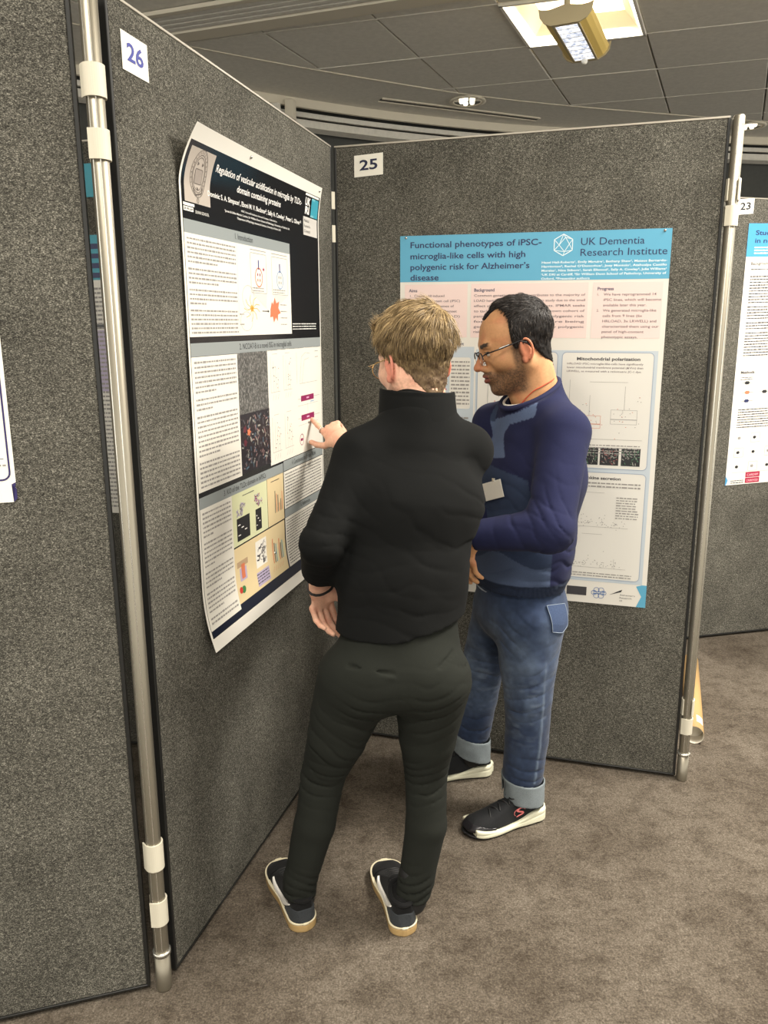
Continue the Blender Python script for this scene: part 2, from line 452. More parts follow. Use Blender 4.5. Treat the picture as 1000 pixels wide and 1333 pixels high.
# ------------------------------------------------------------------ display boards
def rot90(d): return Vector((d.y, -d.x, 0))
class Board:
    """felt display board: p0 at floor level, runs along d for w metres; n points to the side that is seen"""
    def __init__(s, p0, d, w, label, z0=.012, z1=2.1, th=.028, edge=.0035, lo=True):
        s.p0 = Vector((p0[0], p0[1], 0)); s.d = Vector((d[0], d[1], 0)).normalized(); s.n = rot90(s.d); s.w = w
        c = s.p0 + s.d * (w / 2)
        t = empty('display_board', (c.x, c.y, 0), label, 'display board'); s.o = t
        b = MB(); b.bbox(c - s.n * th / 2 + Vector((0, 0, (z0 + z1) / 2)), s.d * (w/2 - .006), s.n * (th/2), Vector((0, 0, (z1 - z0)/2 - .004)), .003); b.build('felt_panel', M['felt'], t)
        b = MB(); b.bbox(c - s.n * th / 2 + Vector((0, 0, z1 - .002)), s.d * (w/2), s.n * (th/2 + .001), Vector((0, 0, .003)), .001); b.build('top_trim', M['trim_pale'], t)
        b = MB(); b.bbox(c - s.n * th / 2 + Vector((0, 0, z0 + .001)), s.d * (w/2), s.n * (th/2 + .0005), Vector((0, 0, .003)), .001); b.build('bottom_trim', M['edge_black'], t)
        for k in (0, 1):
            q = s.p0 + s.d * (.003 if k == 0 else w - .003)
            b = MB(); b.bbox(q - s.n * th / 2 + Vector((0, 0, (z0 + z1)/2)), s.d * .004, s.n * (th/2 + .0008), Vector((0, 0, (z1 - z0)/2)), .001); b.build('side_edge', M['edge_black'], t)
    def at(s, u, z, off=0): return s.p0 + s.d * u + Vector((0, 0, z)) + s.n * off
P26 = (-.503, 1.552); PC = (-.167, 2.722); P25E = (.997, 2.391)
V3 = lambda p: Vector((p[0], p[1], 0))
d26 = (V3(PC) - V3(P26)).normalized(); d25 = (V3(P25E) - V3(PC)).normalized()
B26 = Board(V3(P26) + d26 * .006, d26, 1.204, 'grey felt board with the number 26 card and the dark poster')
q25 = V3(PC) + d25 * .008
B25 = Board(q25, d25, 1.203, 'grey felt board with the number 25 card behind the two men')
dL = (V3((-.538, 1.515)) - V3((-.856, 1.421))).normalized()
BL = Board(V3((-.538, 1.515)) - dL * 1.222, dL, 1.21, 'grey felt board cut off by the left picture edge')
d23 = (V3((1.988, 3.757)) - V3((1.57, 3.656))).normalized()
B23 = Board(V3((1.57, 3.656)) - d23 * .12, d23, 1.21, 'distant grey felt board with the number 23 card behind the right pole')
# a board of the next booth, glimpsed through the gap beside the left pole
dG = V3((.98, -.2)).normalized()
BG = Board((-1.75, 2.79), dG, 1.20, 'grey felt board of the next booth seen through the gap by the left pole')

# poles with their clips
def pole(x, y, label, clips, r=.0165, top=2.10):
    t = empty('support_pole', (x, y, 0), label, 'pole')
    b = MB(); b.tube([(x, y, .10), (x, y, top - .004), (x, y, top)], r, 24, rr=[r, r, r - .003]); b.build('tube', M['pole'], t)
    b = MB(); b.lathe((x, y, 0), [(0, 0), (r + .001, 0), (r + .0015, .004), (r + .0015, .1), (r, .1)], 24); b.build('foot', M['pole'], t)
    b = MB(); b.lathe((x, y, .1), [(r, -.006), (r + .004, -.006), (r + .004, .004), (r, .004)], 24); b.build('collar', M['collar'], t)
    # slots of the extruded tube
    b = MB()
    for a in (-2.0, -1.2):
        b.box((x + (r) * math.cos(a), y + r * math.sin(a), 1.1), Vector((-math.sin(a), math.cos(a), 0)) * .001, Vector((math.cos(a), math.sin(a), 0)) * .0008, (0, 0, .99))
    b.build('groove', M['collar'], t)
    for (z0, z1, dirv) in clips:
        dv = Vector((dirv[0], dirv[1], 0)).normalized(); sd = rot90(dv)
        zc = (z0 + z1) / 2; hz = (z1 - z0) / 2
        b = MB(); n = 20; V = []; F = []
        path = []
        for k in range(n + 1):
            a = math.pi * (-.62 + 1.24 * k / n) + math.pi
            path.append((math.cos(a), math.sin(a)))
        ro_, ri = r + .0042, r + .0006
        pts_o = [dv * (c_ * ro_) + sd * (s_ * ro_) for c_, s_ in path]
        # tongue running on to the board
        pts_o = [dv * .018 + sd * pts_o[0].dot(sd) * .8] + pts_o + [dv * .018 + sd * pts_o[-1].dot(sd) * .8]
        pts_i = [p * (ri / ro_) for p in pts_o]; pts_i[0] = pts_o[0] - sd * math.copysign(.003, pts_o[0].dot(sd)); pts_i[-1] = pts_o[-1] - sd * math.copysign(.003, pts_o[-1].dot(sd))
        m_ = len(pts_o); c = Vector((x, y, 0))
        for z in (zc - hz, zc + hz):
            V += [c + p + Vector((0, 0, z)) for p in pts_o] + [c + p + Vector((0, 0, z)) for p in pts_i]
        for k in range(m_ - 1):
            F.append((k, k+1, 2*m_+k+1, 2*m_+k)); F.append((m_+k+1, m_+k, 3*m_+k, 3*m_+k+1))
            F.append((k+1, k, m_+k, m_+k+1)); F.append((2*m_+k, 2*m_+k+1, 3*m_+k+1, 3*m_+k))
        F += [(0, 2*m_, 3*m_, m_), (m_-1, 2*m_-1, 4*m_-1, 3*m_-1)]
        b.add(V, F, False); b.build('clip', M['clip'], t)
    return t
lp = Vector((-.519, 1.520, 0))
pole(lp.x, lp.y, 'steel support pole between the left boards', [(1.80, 1.852, -dL), (1.905, 1.96, (-.85, .5)), (.178, .24, -dL), (.32, .385, (-.85, .5))])
rp = V3(P25E) + d25 * .023
pole(rp.x, rp.y, 'steel support pole at the right end of board 25', [(1.80, 1.856, -d25), (1.87, 1.93, (-.35, -.94)), (.176, .232, -d25), (.245, .30, (-.35, -.94))])
cp = V3(PC) + Vector((-.022, .022, 0))
pole(cp.x, cp.y, 'steel support pole hidden behind the corner of boards 25 and 26', [])
# ivory clips in the joint of the corner
for k, (z0, z1) in enumerate(((1.905, 1.96), (1.80, 1.855))):
    c = Vector((PC[0], PC[1], (z0 + z1) / 2)) + Vector((.001, -.004, 0))
    b = MB(); b.bbox(c, (d25 + d26).normalized() * .007, (d25 - d26).normalized() * .004, (0, 0, (z1 - z0)/2), .001)
    tag(b.build('corner_clip', M['clip']), ('upper' if k == 0 else 'lower') + ' ivory clip in the corner joint of boards 25 and 26', 'clip', 'clips in the corner joint')

# cardboard tube on the floor
M['card'] = mat('kraft_cardboard', (176, 142, 92), .7); M['cardw'] = mat('tube_end_white', (214, 206, 190), .6)
T0 = Vector((1.155, 2.625, .0355)); T1 = Vector((1.40, 3.29, .0355)); td = (T1 - T0).normalized()
tt = empty('cardboard_tube', (T0.x, T0.y, 0), 'brown cardboard poster tube lying on the carpet behind the right pole', 'tube')
b = MB(); b.lathe(T0, [(.0335, 0), (.035, .0), (.035, .72), (.0335, .72)], 32, td)
b.build('tube_wall', M['card'], tt)
b = MB(); b.lathe(T0, [(.0335, .001), (.0335, .72)], 32, td); b.lathe(T0, [(.0345, -.002), (.0325, -.002), (.0325, .02)], 32, td); b.build('liner', M['cardw'], tt)
b = MB(); b.lathe(T0, [(.0, .05), (.0325, .05)], 32, td); b.build('end_disc', M['cardw'], tt)
b = MB(); 
u_ = td.orthogonal().normalized(); w_ = td.cross(u_)
def tube_pt(a, h, r=.0356): return T0 + td * h + (Vector((1, 0, 0)) * -td.y + Vector((0, 1, 0)) * td.x) * (-r * math.cos(a)) + Vector((0, 0, 1)) * (r * math.sin(a))
V = []; F = []
for k in range(9):
    a = .55 + k * .1
    V += [tube_pt(a, .045), tube_pt(a, .10)]
for k in range(8): F.append((2*k, 2*k+1, 2*k+3, 2*k+2))
b.add(V, F); b.build('tape_label', M['white'], tt)
# ------------------------------------------------------------------ posters and number cards
PM = {}
def ink(name, col, rough=.42):
    if name not in PM: PM[name] = mat('ink_' + name, col, rough, spec=.45)
    return PM[name]
def text_mesh(txt, size=1.0, align='LEFT', bold=0):
    cu = bpy.data.curves.new('t', 'FONT'); cu.body = txt; cu.size = size; cu.align_x = align; cu.resolution_u = 3
    cu.offset = bold
    o = bpy.data.objects.new('t', cu); COL.objects.link(o)
    dg = bpy.context.evaluated_depsgraph_get(); dg.update()
    me = bpy.data.meshes.new_from_object(o.evaluated_get(dg))
    V = [tuple(v.co) for v in me.vertices]; F = [tuple(p.vertices) for p in me.polygons]
    bpy.data.objects.remove(o); bpy.data.curves.remove(cu); bpy.data.meshes.remove(me)
    return V, F
class Sheet:
    """a printed sheet; (u, v) metres from its top left corner, surf(u, v) gives the point and its normal"""
    def __init__(s, board, u0, ztop, w, h, tilt, label, name='poster', cat='poster', curl=None, group=None, off=.0035, paper=None, shape=None):
        s.B = board; s.u0 = u0; s.zt = ztop; s.w = w; s.h = h; s.tilt = tilt; s.curled = bool(curl); s.curl = curl or (lambda u, v: 0.0); s.off = off
        p = s.pt(w/2, h/2, 0); s.root = empty(name, p, label, cat, group); s.rng = random.Random(7)
        b = MB(); nu, nv = 16, (240 if curl else 16)
        if not shape:
            for sd, o in ((1, 0), (-1, -.0006)):
                V = [s.pt(w*i/nu, h*j/nv, o) for j in range(nv+1) for i in range(nu+1)]
                F = [(j*(nu+1)+i, (j+1)*(nu+1)+i, (j+1)*(nu+1)+i+1, j*(nu+1)+i+1)[::sd] for j in range(nv) for i in range(nu)]
                b.add(V, F, True)
            # rim
            rim = [(i, 0) for i in range(nu)] + [(nu, j) for j in range(nv)] + [(i, nv) for i in range(nu, 0, -1)] + [(0, j) for j in range(nv, 0, -1)]
            V = [s.pt(w*i/nu, h*j/nv, 0) for i, j in rim] + [s.pt(w*i/nu, h*j/nv, -.0006) for i, j in rim]; n = len(rim)
            b.add(V, [(k, (k+1) % n, n+(k+1) % n, n+k) for k in range(n)])
        else:
            n = len(shape); V = [s.pt(u, v, 0) for u, v in shape] + [s.pt(u, v, -.0006) for u, v in shape]
            b.add(V, [tuple(range(n))[::-1], tuple(range(n, 2*n))] + [(k, (k+1) % n, n+(k+1) % n, n+k) for k in range(n)])
        b.build('paper', paper or M['paper'], s.root)
        s.batch = {}; s.uid = 0
    def pt(s, u, v, lift=0):
        e = .004
        c = s.curl
        z = s.zt + s.tilt * u - v
        return s.B.at(s.u0 + u, z, s.off + c(u, v) + lift)
    def b(s, name, m): 
        k = (name, m.name, s.uid if name in ('section_box', 'section_bar', 'section_ground', 'micrograph_ground', 'gel_image', 'lettering', 'logo_word') else 0)
        if k not in s.batch: s.batch[k] = (MB(), m)
        return s.batch[k][0]
    def quad(s, name, m, u0, v0, u1, v1, lift=.0003, dv=None):
        s.uid += 1
        dv = dv or (.005 if s.curled else .3)
        nu = max(1, int(abs(u1-u0)/.06)) if abs(u1-u0) > .06 else 1; nv = max(1, int(abs(v1-v0)/dv + .99))
        V = [s.pt(u0+(u1-u0)*i/nu, v0+(v1-v0)*j/nv, lift) for j in range(nv+1) for i in range(nu+1)]
        F = [(j*(nu+1)+i, (j+1)*(nu+1)+i, (j+1)*(nu+1)+i+1, j*(nu+1)+i+1) for j in range(nv) for i in range(nu)]
        s.b(name, m).add(V, F)
    def poly(s, name, m, pts, lift=.0004):
        a = sum(pts[i][0]*pts[(i+1) % len(pts)][1] - pts[(i+1) % len(pts)][0]*pts[i][1] for i in range(len(pts)))
        if a > 0: pts = pts[::-1]
        s.b(name, m).add([s.pt(u, v, lift) for u, v in pts], [tuple(range(len(pts)))])
    def line(s, name, m, pts, w=.0012, lift=.0006, close=False):
        if close: pts = list(pts) + [pts[0]]
        for (a, b_), (c, d) in zip(pts[:-1], pts[1:]):
            L = math.hypot(c-a, d-b_) or 1e-6; nx, ny = -(d-b_)/L*w/2, (c-a)/L*w/2
            s.poly(name, m, [(a+nx, b_+ny), (c+nx, d+ny), (c-nx, d-ny), (a-nx, b_-ny)], lift)
    def ring(s, name, m, cu, cv, ru, rv, w=.0015, n=20, lift=.0006):
        s.line(name, m, [(cu+ru*math.cos(2*math.pi*k/n), cv+rv*math.sin(2*math.pi*k/n)) for k in range(n)], w, lift, True)
    def disc(s, name, m, cu, cv, ru, rv, n=14, lift=.0006, jag=0):
        s.poly(name, m, [(cu+ru*(1+jag*(k % 2)*-1)*math.cos(2*math.pi*k/n), cv+rv*(1+jag*(k % 2)*-1)*math.sin(2*math.pi*k/n)) for k in range(n)], lift)
    def rrect(s, name, m, u0, v0, u1, v1, r=.012, w=.0022, lift=.0006, fill=None):
        P = []; s.uid += 1
        for cx, cy, a0 in ((u1-r, v0+r, -90), (u1-r, v1-r, 0), (u0+r, v1-r, 90), (u0+r, v0+r, 180)):
            for k in range(5):
                a = math.radians(a0 + 22.5*k); P.append((cx+r*math.cos(a), cy+r*math.sin(a)))
        if fill: s.poly(name, fill, P, lift - .0002)
        s.line(name, m, P, w, lift, True)
    def text(s, txt, m, u, v, size, width=None, align='LEFT', bold=0, name='lettering', lift=.0007):
        """baseline at v; size = capital height; width stretches the line to fit"""
        V, F = text_mesh(txt, size / .7, 'LEFT', bold * size)
        if not V: return
        s.uid += 1
        if size < .009 and name == 'lettering': name = 'small_print'
        x0 = min(p[0] for p in V); x1 = max(p[0] for p in V); k = (width / (x1 - x0)) if width else 1
        W_ = (x1 - x0) * k; sh = 0 if align == 'LEFT' else (-W_/2 if align == 'CENTER' else -W_)
        s.b(name, m).add([s.pt(u + sh + (p[0]-x0)*k, v - p[1], lift) for p in V], F)
    def words(s, m, u0, v0, u1, v1, pitch, h=.42, para=(), name='small_text', ragged=.0, wl=.012):
        """lines of print too small to read: one small dash per word"""
        v = v0 + pitch * .5; k = 0
        while v < v1:
            u = u0; end = u1 if k not in para else u0 + (u1-u0) * s.rng.uniform(.3, .6)
            if ragged: end -= (u1-u0) * s.rng.uniform(0, ragged)
            while u < end:
                l = wl * s.rng.uniform(.35, 1.5); e = min(u + l, end)
                hh = pitch * h * s.rng.uniform(.75, 1.1)
                if e - u > .002: s.quad(name, m, u, v - hh/2, e, v + hh/2, .0010)
                u = e + wl * .22
            v += pitch; k += 1
            if k - 1 in para: v += pitch * .6
    def done(s):
        for (name, _, _2), (b, m) in s.batch.items():
            o = b.build(name, m, s.root)
            if name in ('small_text', 'small_print', 'chart', 'diagram', 'micrograph', 'caption', 'crest', 'logo', 'figure', 'rule', 'numerals'): o['kind'] = 'stuff'

# number cards
def card(board, u, zt, w, h, num, tilt, col, label):
    c = Sheet(board, u, zt, w, h, tilt, label, 'number_card', 'card', off=.002, paper=M['white'], group=None)
    c.text(num, ink('card_' + num, col), w/2, h*.70, h*.46, w*.62, 'CENTER', .03, 'numerals'); c.done(); return c
card(B25, .070, 2.066, .098, .066, '25', .045, (28, 34, 66), 'white card numbered 25 at the top left of the back board')
card(B26, .040, 2.046, .088, .068, '26', .0, (58, 66, 150), 'white card numbered 26 at the top of the left board')
card(B23, .120 + .018, 2.089, .088, .065, '23', .1, (22, 24, 30), 'white card numbered 23 half hidden behind the right pole')

K = ink('black', (30, 32, 38)); KT = ink('grey_text', (146, 142, 138)); KD = ink('dark_text', (62, 60, 64)); WH = ink('white', (236, 233, 226))
# ---- poster on board 25
a25 = Sheet(B25, .226, 1.811, .841, 1.195, -.011, 'white research poster with sky blue banner pinned on board 25', curl=None)
BLUE = ink('sky_blue', (92, 166, 198)); NAVY = ink('navy_text', (36, 44, 88)); PINK = ink('pale_pink', (232, 208, 202)); GREYB = ink('pale_blue_grey', (190, 200, 208)); PALE = ink('off_white', (221, 218, 210))
GL = ink('line_grey', (150, 148, 146))
a = a25
a.quad('title_banner', BLUE, 0, 0, .841, .145)
for t, l, r, v in (('Functional phenotypes of iPSC-', .035, .457, .042), ('microglia-like cells with high', .035, .408, .077), ('polygenic risk for Alzheimer\u2019s', .035, .422, .111), ('disease', .035, .130, .144)):
    a.text(t, NAVY, l, v - .004, .0185, r - l, bold=.02)
LT = ink('logo_white', (226, 240, 244))
hx = [(.524 + .032*math.cos(math.radians(30+60*k)), .040 + .032*math.sin(math.radians(30+60*k))) for k in range(6)]
a.line('logo', LT, hx, .0024, close=True)
inn = [(.530, .018), (.511, .040), (.528, .060), (.542, .038)]
for p_ in inn: pass
a.line('logo', LT, [hx[4], inn[0], hx[5]], .0018); a.line('logo', LT, [inn[0], inn[1], inn[2], inn[3], inn[0]], .0018); a.line('logo', LT, [hx[3], inn[1], hx[2]], .0018)
a.line('logo', LT, [hx[1], inn[2], hx[2]], .0018); a.line('logo', LT, [hx[5], inn[3], hx[0], inn[2]], .0018); a.line('logo', LT, [hx[4], inn[1]], .0018)
a.text('UK Dementia', NAVY, .577, .042, .0215, .187); a.text('Research Institute', NAVY, .577, .074, .0215, .254)
for k, (t, wd) in enumerate((('Hazel Hall-Roberts\u00b9, Emily Maguire\u00b9, Bethany Shaw\u00b9, Mateus Bernardo-', .372), ('Harrington\u00b2, Rachel O\u2019Donoghue\u00b9, Joey Moniolo\u00b9, Atahualpa Castillo', .372), ('Morales\u00b9, Nina Stiborn\u00b9, Sarah Ellwood\u00b9, Sally A. Cowley\u00b2, Julie Williams\u00b9', .372), ('\u00b9UK DRI at Cardiff, \u00b2Sir William Dunn School of Pathology, University of', .372), ('Oxford, *Presenting authors', .148))):
    a.text(t, LT, .460, .0945 + k*.0122, .0064, wd, bold=.03)
for u0, u1, vb in ((.016, .226, .322), (.238, .606, .322), (.620, .826, .322)): a.quad('section_box', PINK, u0, .153, u1, vb)
a.text('Aims', NAVY, .030, .177, .0098, bold=.02); a.text('Background', NAVY, .248, .177, .0098, bold=.02); a.text('Progress', NAVY, .634, .177, .0098, bold=.02)
TXT = ink('body_text', (116, 102, 106))
LH = .0163
for k, (t, u, wd) in enumerate((('1.  Create ~60 induced', .034, .116), ('pluripotent stem cell (iPSC)', .052, .150), ('lines from extremes of', .052, .130), ('Alzheimer\u2019s late-onset', .052, .140), ('risk (hi/lo) (LOAD)', .052, .150), ('2.  Characterise the cells', .034, .135), ('as microglia-like cells', .052, .142), ('for open resource', .052, .150))):
    a.text(t, TXT, u, .193 + k*LH, .0074, wd, bold=.01)
for k, (t, wd) in enumerate((('Common genetic variation contributes to the majority of', .350), ('LOAD heritability but it is challenging to study due to the small', .350), ('effect sizes of individual risk variants. IPMAR seeks', .350), ('to tackle this by using the largest known cohort of', .350), ('patients with extremely high polygenic risk', .350), ('for LOAD, iPSC lines are being', .350), ('generated from extremely low polygenic', .350), ('risk controls.', .08))):
    a.text(t, TXT, .248, .193 + k*LH, .0074, wd, bold=.01)
for k, (t, u, wd) in enumerate((('1.', .634, None), ('We have reprogrammed 14', .653, .155), ('iPSC lines, which will become', .653, .170), ('available later this year.', .653, .128), ('2.', .634, None), ('We generated microglia-like', .653, .158), ('cells from 9 lines (6x', .653, .118), ('HRLOAD, 3x LRWELL) and', .653, .160), ('characterized them using our', .653, .168), ('panel of high-content', .653, .125), ('phenotypic assays.', .653, .108))):
    row = [0, 0, 1, 2, 3, 3, 4, 5, 6, 7, 8][k]
    a.text(t, TXT, u, .193 + row*.0161, .0074, wd, bold=.01)
# lower sections
a.quad('section_ground', GREYB, .008, .352, .252, 1.10); a.text('Cohort', NAVY, .176, .347, .0095, bold=.02)
a.rrect('section_box', GREYB, .170, .386, .242, .556, .008, .0012, fill=PALE, lift=.0007)
a.words(KT, .176, .395, .238, .548, .0125, .45)
MG = ink('magenta', (160, 30, 90)); OR = ink('orange_print', (206, 118, 84)); BK = ink('print_black', (34, 34, 36)); TE = ink('teal', (60, 150, 170)); OL = ink('olive_ground', (206, 208, 168)); TAN = ink('tan_ground', (214, 194, 152))
a.disc('figure', MG, .137, .462, .0075, .0075); a.poly('figure', MG, [(.128, .472), (.146, .472), (.144, .520), (.130, .520)])
a.line('figure', MG, [(.129, .474), (.117, .494)], .004); a.line('figure', MG, [(.145, .474), (.160, .494)], .004)
a.disc('figure', MG, .160, .425, .004, .004)
a.words(KT, .020, .58, .24, .75, .0125, .45); 
for k in range(3): a.rrect('section_box', GREYB, .018, .77 + k*.11, .244, .87 + k*.11, .006, .0012, fill=PALE, lift=.0007)
a.quad('section_ground', GREYB, .258, .360, .826, 1.118)
for u0, u1, v0, v1 in ((.264, .522, .366, .735), (.536, .815, .366, .735), (.536, .815, .748, 1.108), (.264, .522, .748, 1.108)):
    a.rrect('section_box', ink('box_line', (150, 164, 184)), u0, v0, u1, v1, .014, .0022, fill=PALE, lift=.0007)
a.text('Mitochondrial polarization', KD, .582, .3905, .0096, .192, bold=.035, lift=.0009)
for k, (t, wd) in enumerate((('HRLOAD iPSC-microglia-like-cells have significantly', .232), ('lower mitochondrial membrane potential (\u0394\u03a8m) than', .232), ('LRWELL, as measured with a ratiometric JC-1 dye.', .228))): a.text(t, TXT, .552, .404 + k*.0118, .0058, wd, lift=.0009, bold=.01)
rng = random.Random(3)
def boxplot(a, cu, v0, v1, top, wdt, col):
    a.line('chart', KT, [(cu, top), (cu, v0)], .0009, .0009); a.line('chart', col, [(cu-wdt, v0), (cu+wdt, v0), (cu+wdt, v1), (cu-wdt, v1)], .0009, .0009, True)
    a.line('chart', col, [(cu-wdt, (v0+2*v1)/3), (cu+wdt, (v0+2*v1)/3)], .002, .0009)
    for k in range(26):
        u = cu + rng.gauss(0, wdt*.6); v = (v0*.4+v1*.6) + rng.gauss(0, .028)
        a.disc('chart', KT if k % 3 else OR, u, v, .0016, .0012, 6, .0009)
a.line('chart', KT, [(.564, .452), (.564, .600)], .0009, .0009); a.line('chart', KT, [(.564, .640), (.795, .640)], .0009, .0009)
a.line('chart', KT, [(.625, .458), (.742, .458)], .0009, .0009)
boxplot(a, .628, .565, .605, .50, .036, OR); boxplot(a, .735, .545, .590, .47, .040, GL)
a.words(KT, .590, .655, .790, .690, .0085, .4)
def dotted(a, u0, v0, u1, v1, cols, n=60, s_=.002, name='micrograph'):
    for k in range(n):
        u = rng.uniform(u0+.003, u1-.003); v = rng.uniform(v0+.003, v1-.003); r = s_ * rng.uniform(.4, 1.3); an = rng.uniform(0, 3.14)
        c, d = math.cos(an)*r*1.6, math.sin(an)*r*1.6; e, f = -math.sin(an)*r*.5, math.cos(an)*r*.5
        a.poly(name, cols[k % len(cols)], [(u-c-e, v-d-f), (u+c-e, v+d-f), (u+c+e, v+d+f), (u-c+e, v-d+f)], .0011)
GRN = ink('micro_green', (70, 110, 84)); GRY = ink('micro_grey', (150, 148, 140)); RD = ink('micro_red', (150, 84, 84))
for k, u in enumerate((.560, .605, .669, .735)):
    if k == 0: continue
    w = .058
    a.quad('micrograph_ground', BK, u, .662+.004, u + w, .7235, .0009); dotted(a, u, .666, u+w, .7235, ((GRY, GRN), (GRY, RD), (GRN, GRY))[k-1], 55)
a.text('Cytokine secretion', KD, .608, .771, .0096, .130, bold=.035, lift=.0009)
a.words(KT, .560, .778, .800, .802, .011, .45); a.words(KT, .728, .825, .800, .905, .0085, .4, ragged=.2)
for vv in (.815, .955):
    a.line('chart', KT, [(.565, vv), (.565, vv+.11)], .0008, .0009); a.line('chart', KT, [(.565, vv+.115), (.77, vv+.115)], .0008, .0009); a.line('chart', KT, [(.625, vv), (.69, vv)], .0008, .0009)
    for cu in (.600, .640, .690, .730):
        for k in range(18): a.disc('chart', KT, cu + rng.gauss(0, .010), vv + .103 + rng.gauss(0, .006) - abs(rng.gauss(0, .02))*(k % 4 == 0), .0015, .0012, 6, .0009)
a.words(KT, .590, 1.086, .79, 1.10, .0085, .4)
a.rrect('chart', GL, .30, .45, .50, .60, .004, .0012, .0009); a.words(KT, .285, .40, .51, .44, .0118, .45); a.words(KT, .285, .80, .51, .90, .0118, .45); dotted(a, .3, .46, .5, .59, (KT, OR), 50, .002, 'chart')
# logos at the foot
LB = ink('logo_blue', (70, 110, 170))
a.quad('logo', KD, .585, 1.140, .650, 1.170, .0006); a.text('', K, 0, 0, .01)
for k in range(6):
    an = k*math.pi/3; a.ring('logo', LB, .690 + .015*math.cos(an), 1.157 + .012*math.sin(an), .009, .008, .0015, 12, .0007)
a.words(LB, .672, 1.150, .710, 1.163, .0065, .5)
a.poly('logo', K, [(.725, 1.160), (.765, 1.139), (.762, 1.147), (.74, 1.155)], .0007); a.text('Alzheimer\u2019s', KD, .758, 1.160, .005, .048); a.text('Research', KD, .758, 1.170, .005, .038); a.text('UK', KD, .758, 1.180, .005)
a.poly('corner_mark', BLUE, [(.826, 1.118), (.841, 1.118), (.841, 1.195), (.811, 1.195), (.826, 1.158), (.808, 1.124)], .0004)
a.words(KT, .02, 1.13, .25, 1.18, .010, .4); a.quad('logo', BLUE, .28, 1.145, .36, 1.175, .0006)
a.done()

# ---- poster on board 26, hanging with curled ends
def curl26(u, v):
    t = max(0, 1 - v/.115); c = .052 * t**1.6 * (1 - .70 * min(1, u/.841)**.8)
    q = max(0, (v - 1.02)/.169); c += .028 * q**2.1
    return c + .003
a = b26 = Sheet(B26, .213, 1.925, .843, 1.189, .022, 'dark research poster with curling corners pinned on board 26', curl=curl26)
DK = ink('near_black', (20, 21, 25), .22); SLATE = ink('slate_bar', (140, 146, 146)); NV = ink('deep_navy', (20, 26, 44), .3)
a.quad('poster_ground', DK, .007, .030, .836, 1.158, .0003)
a.quad('poster_ground', NV, .010, 1.075, .834, 1.157, .00045)
CRG = ink('crest_ground', (176, 166, 156)); CRL = ink('crest_line', (96, 88, 82))
a.quad('crest', CRG, .020, .040, .135, .150, .0005)
for r in (.048, .038, .033): a.ring('crest', CRL, .0775, .088, r*.72, r, .0016, 28, .0009)
a.rrect('crest', CRL, .062, .078, .093, .108, .003, .0016, .0009, fill=ink('crest_mid', (150, 140, 132)))
for du in (-.010, .010, 0): a.disc('crest', CRL, .0775 + du, .068 if du else .118, .005, .0045, 6, .0010, .4)
for k in range(3): a.line('crest', CRL, [(.066, .085 + k*.007), (.089, .085 + k*.007)], .001, .001)
a.line('crest', CRL, [(.058, .118), (.068, .132), (.094, .126), (.100, .112)], .003, .001)
a.line('crest', CRL, [(.0775, .136), (.073, .143), (.0775, .149), (.082, .143), (.0775, .136)], .0015, .001)
for k in range(26):
    an = k*2*math.pi/26; a.line('crest', CRL, [(.0775 + .0405*.72*math.cos(an), .088 + .0405*math.sin(an)), (.0775 + .0455*.72*math.cos(an), .088 + .0455*math.sin(an))], .0016, .001)
a.quad('logo', WH, .012, .153, .060, .159, .0006); a.quad('logo', WH, .012, .161, .055, .170, .0006); a.text('SIR WILLIAM', DK, .014, .168, .0055, .038, lift=.0009); a.text('DUNN SCHOOL', WH, .064, .171, .0064, .062)
TW = ink('title_white', (232, 230, 226))
a.text('Regulation of vesicular acidification in microglia by TLDc-', TW, .150, .070, .0155, .540, bold=.02)
a.text('domain containing proteins', TW, .405, .096, .0155, .270, 'CENTER', .02)
a.text('Dominic S. A. Simpson\u00b9, Eboni M. V. Bucknor\u00b2, Sally A. Cowley\u00b9, Peter L. Oliver\u00b9\u00b2', TW, .125, .125, .0115, .570, bold=.02)
a.text('MRC Harwell Institute, Harwell Campus, Oxfordshire', TW, .405, .139, .0048, .22, 'CENTER')
a.text('\u00b9James & Lillian Martin Centre, Sir William Dunn School of Pathology, University of Oxford, UK', TW, .405, .149, .0052, .40, 'CENTER', .01)
a.text('\u00b2Department of Physiology, Anatomy & Genetics, University of Oxford, UK', TW, .405, .159, .0052, .27, 'CENTER', .01)
a.quad('logo', WH, .712, .032, .826, .038, .0006); a.text('UK', TW, .717, .064, .020, .042, bold=.06); a.text('RI', TW, .722, .088, .020, .034, bold=.06)
a.poly('logo', TE, [(.768, .041), (.826, .041), (.826, .094), (.768, .094)], .0006); a.quad('logo', ink('teal_light', (120, 180, 190)), .768, .041, .795, .094, .0008)
a.quad('logo', ink('logo_grey', (196, 192, 186)), .712, .097, .826, .150, .0006)
for k, t in enumerate(('Medical', 'Research', 'Council')): a.text(t, K, .718, .112 + k*.015, .0085, .048 if k else .04, lift=.0009)
def bar26(u0, v0, u1, v1, t, tw=None):
    a.quad('section_bar', SLATE, u0, v0, u1, v1, .0006)
    if t: a.text(t, K, (u0+u1)/2, v1 - (v1-v0)*.30, (v1-v0)*.5, tw, 'CENTER', lift=.0009)
PB = ink('poster_white', (224, 220, 210))
bar26(.008, .187, .600, .216, '1. Introduction', .10)
a.quad('section_box', PB, .008, .216, .600, .440, .0006)
a.words(KT, .018, .222, .252, .434, .0098, .42, para=(5, 9, 13), name='small_text')
a.quad('fold_line', ink('fold_shadow', (206, 202, 192)), .258, .218, .2595, .438, .0008)
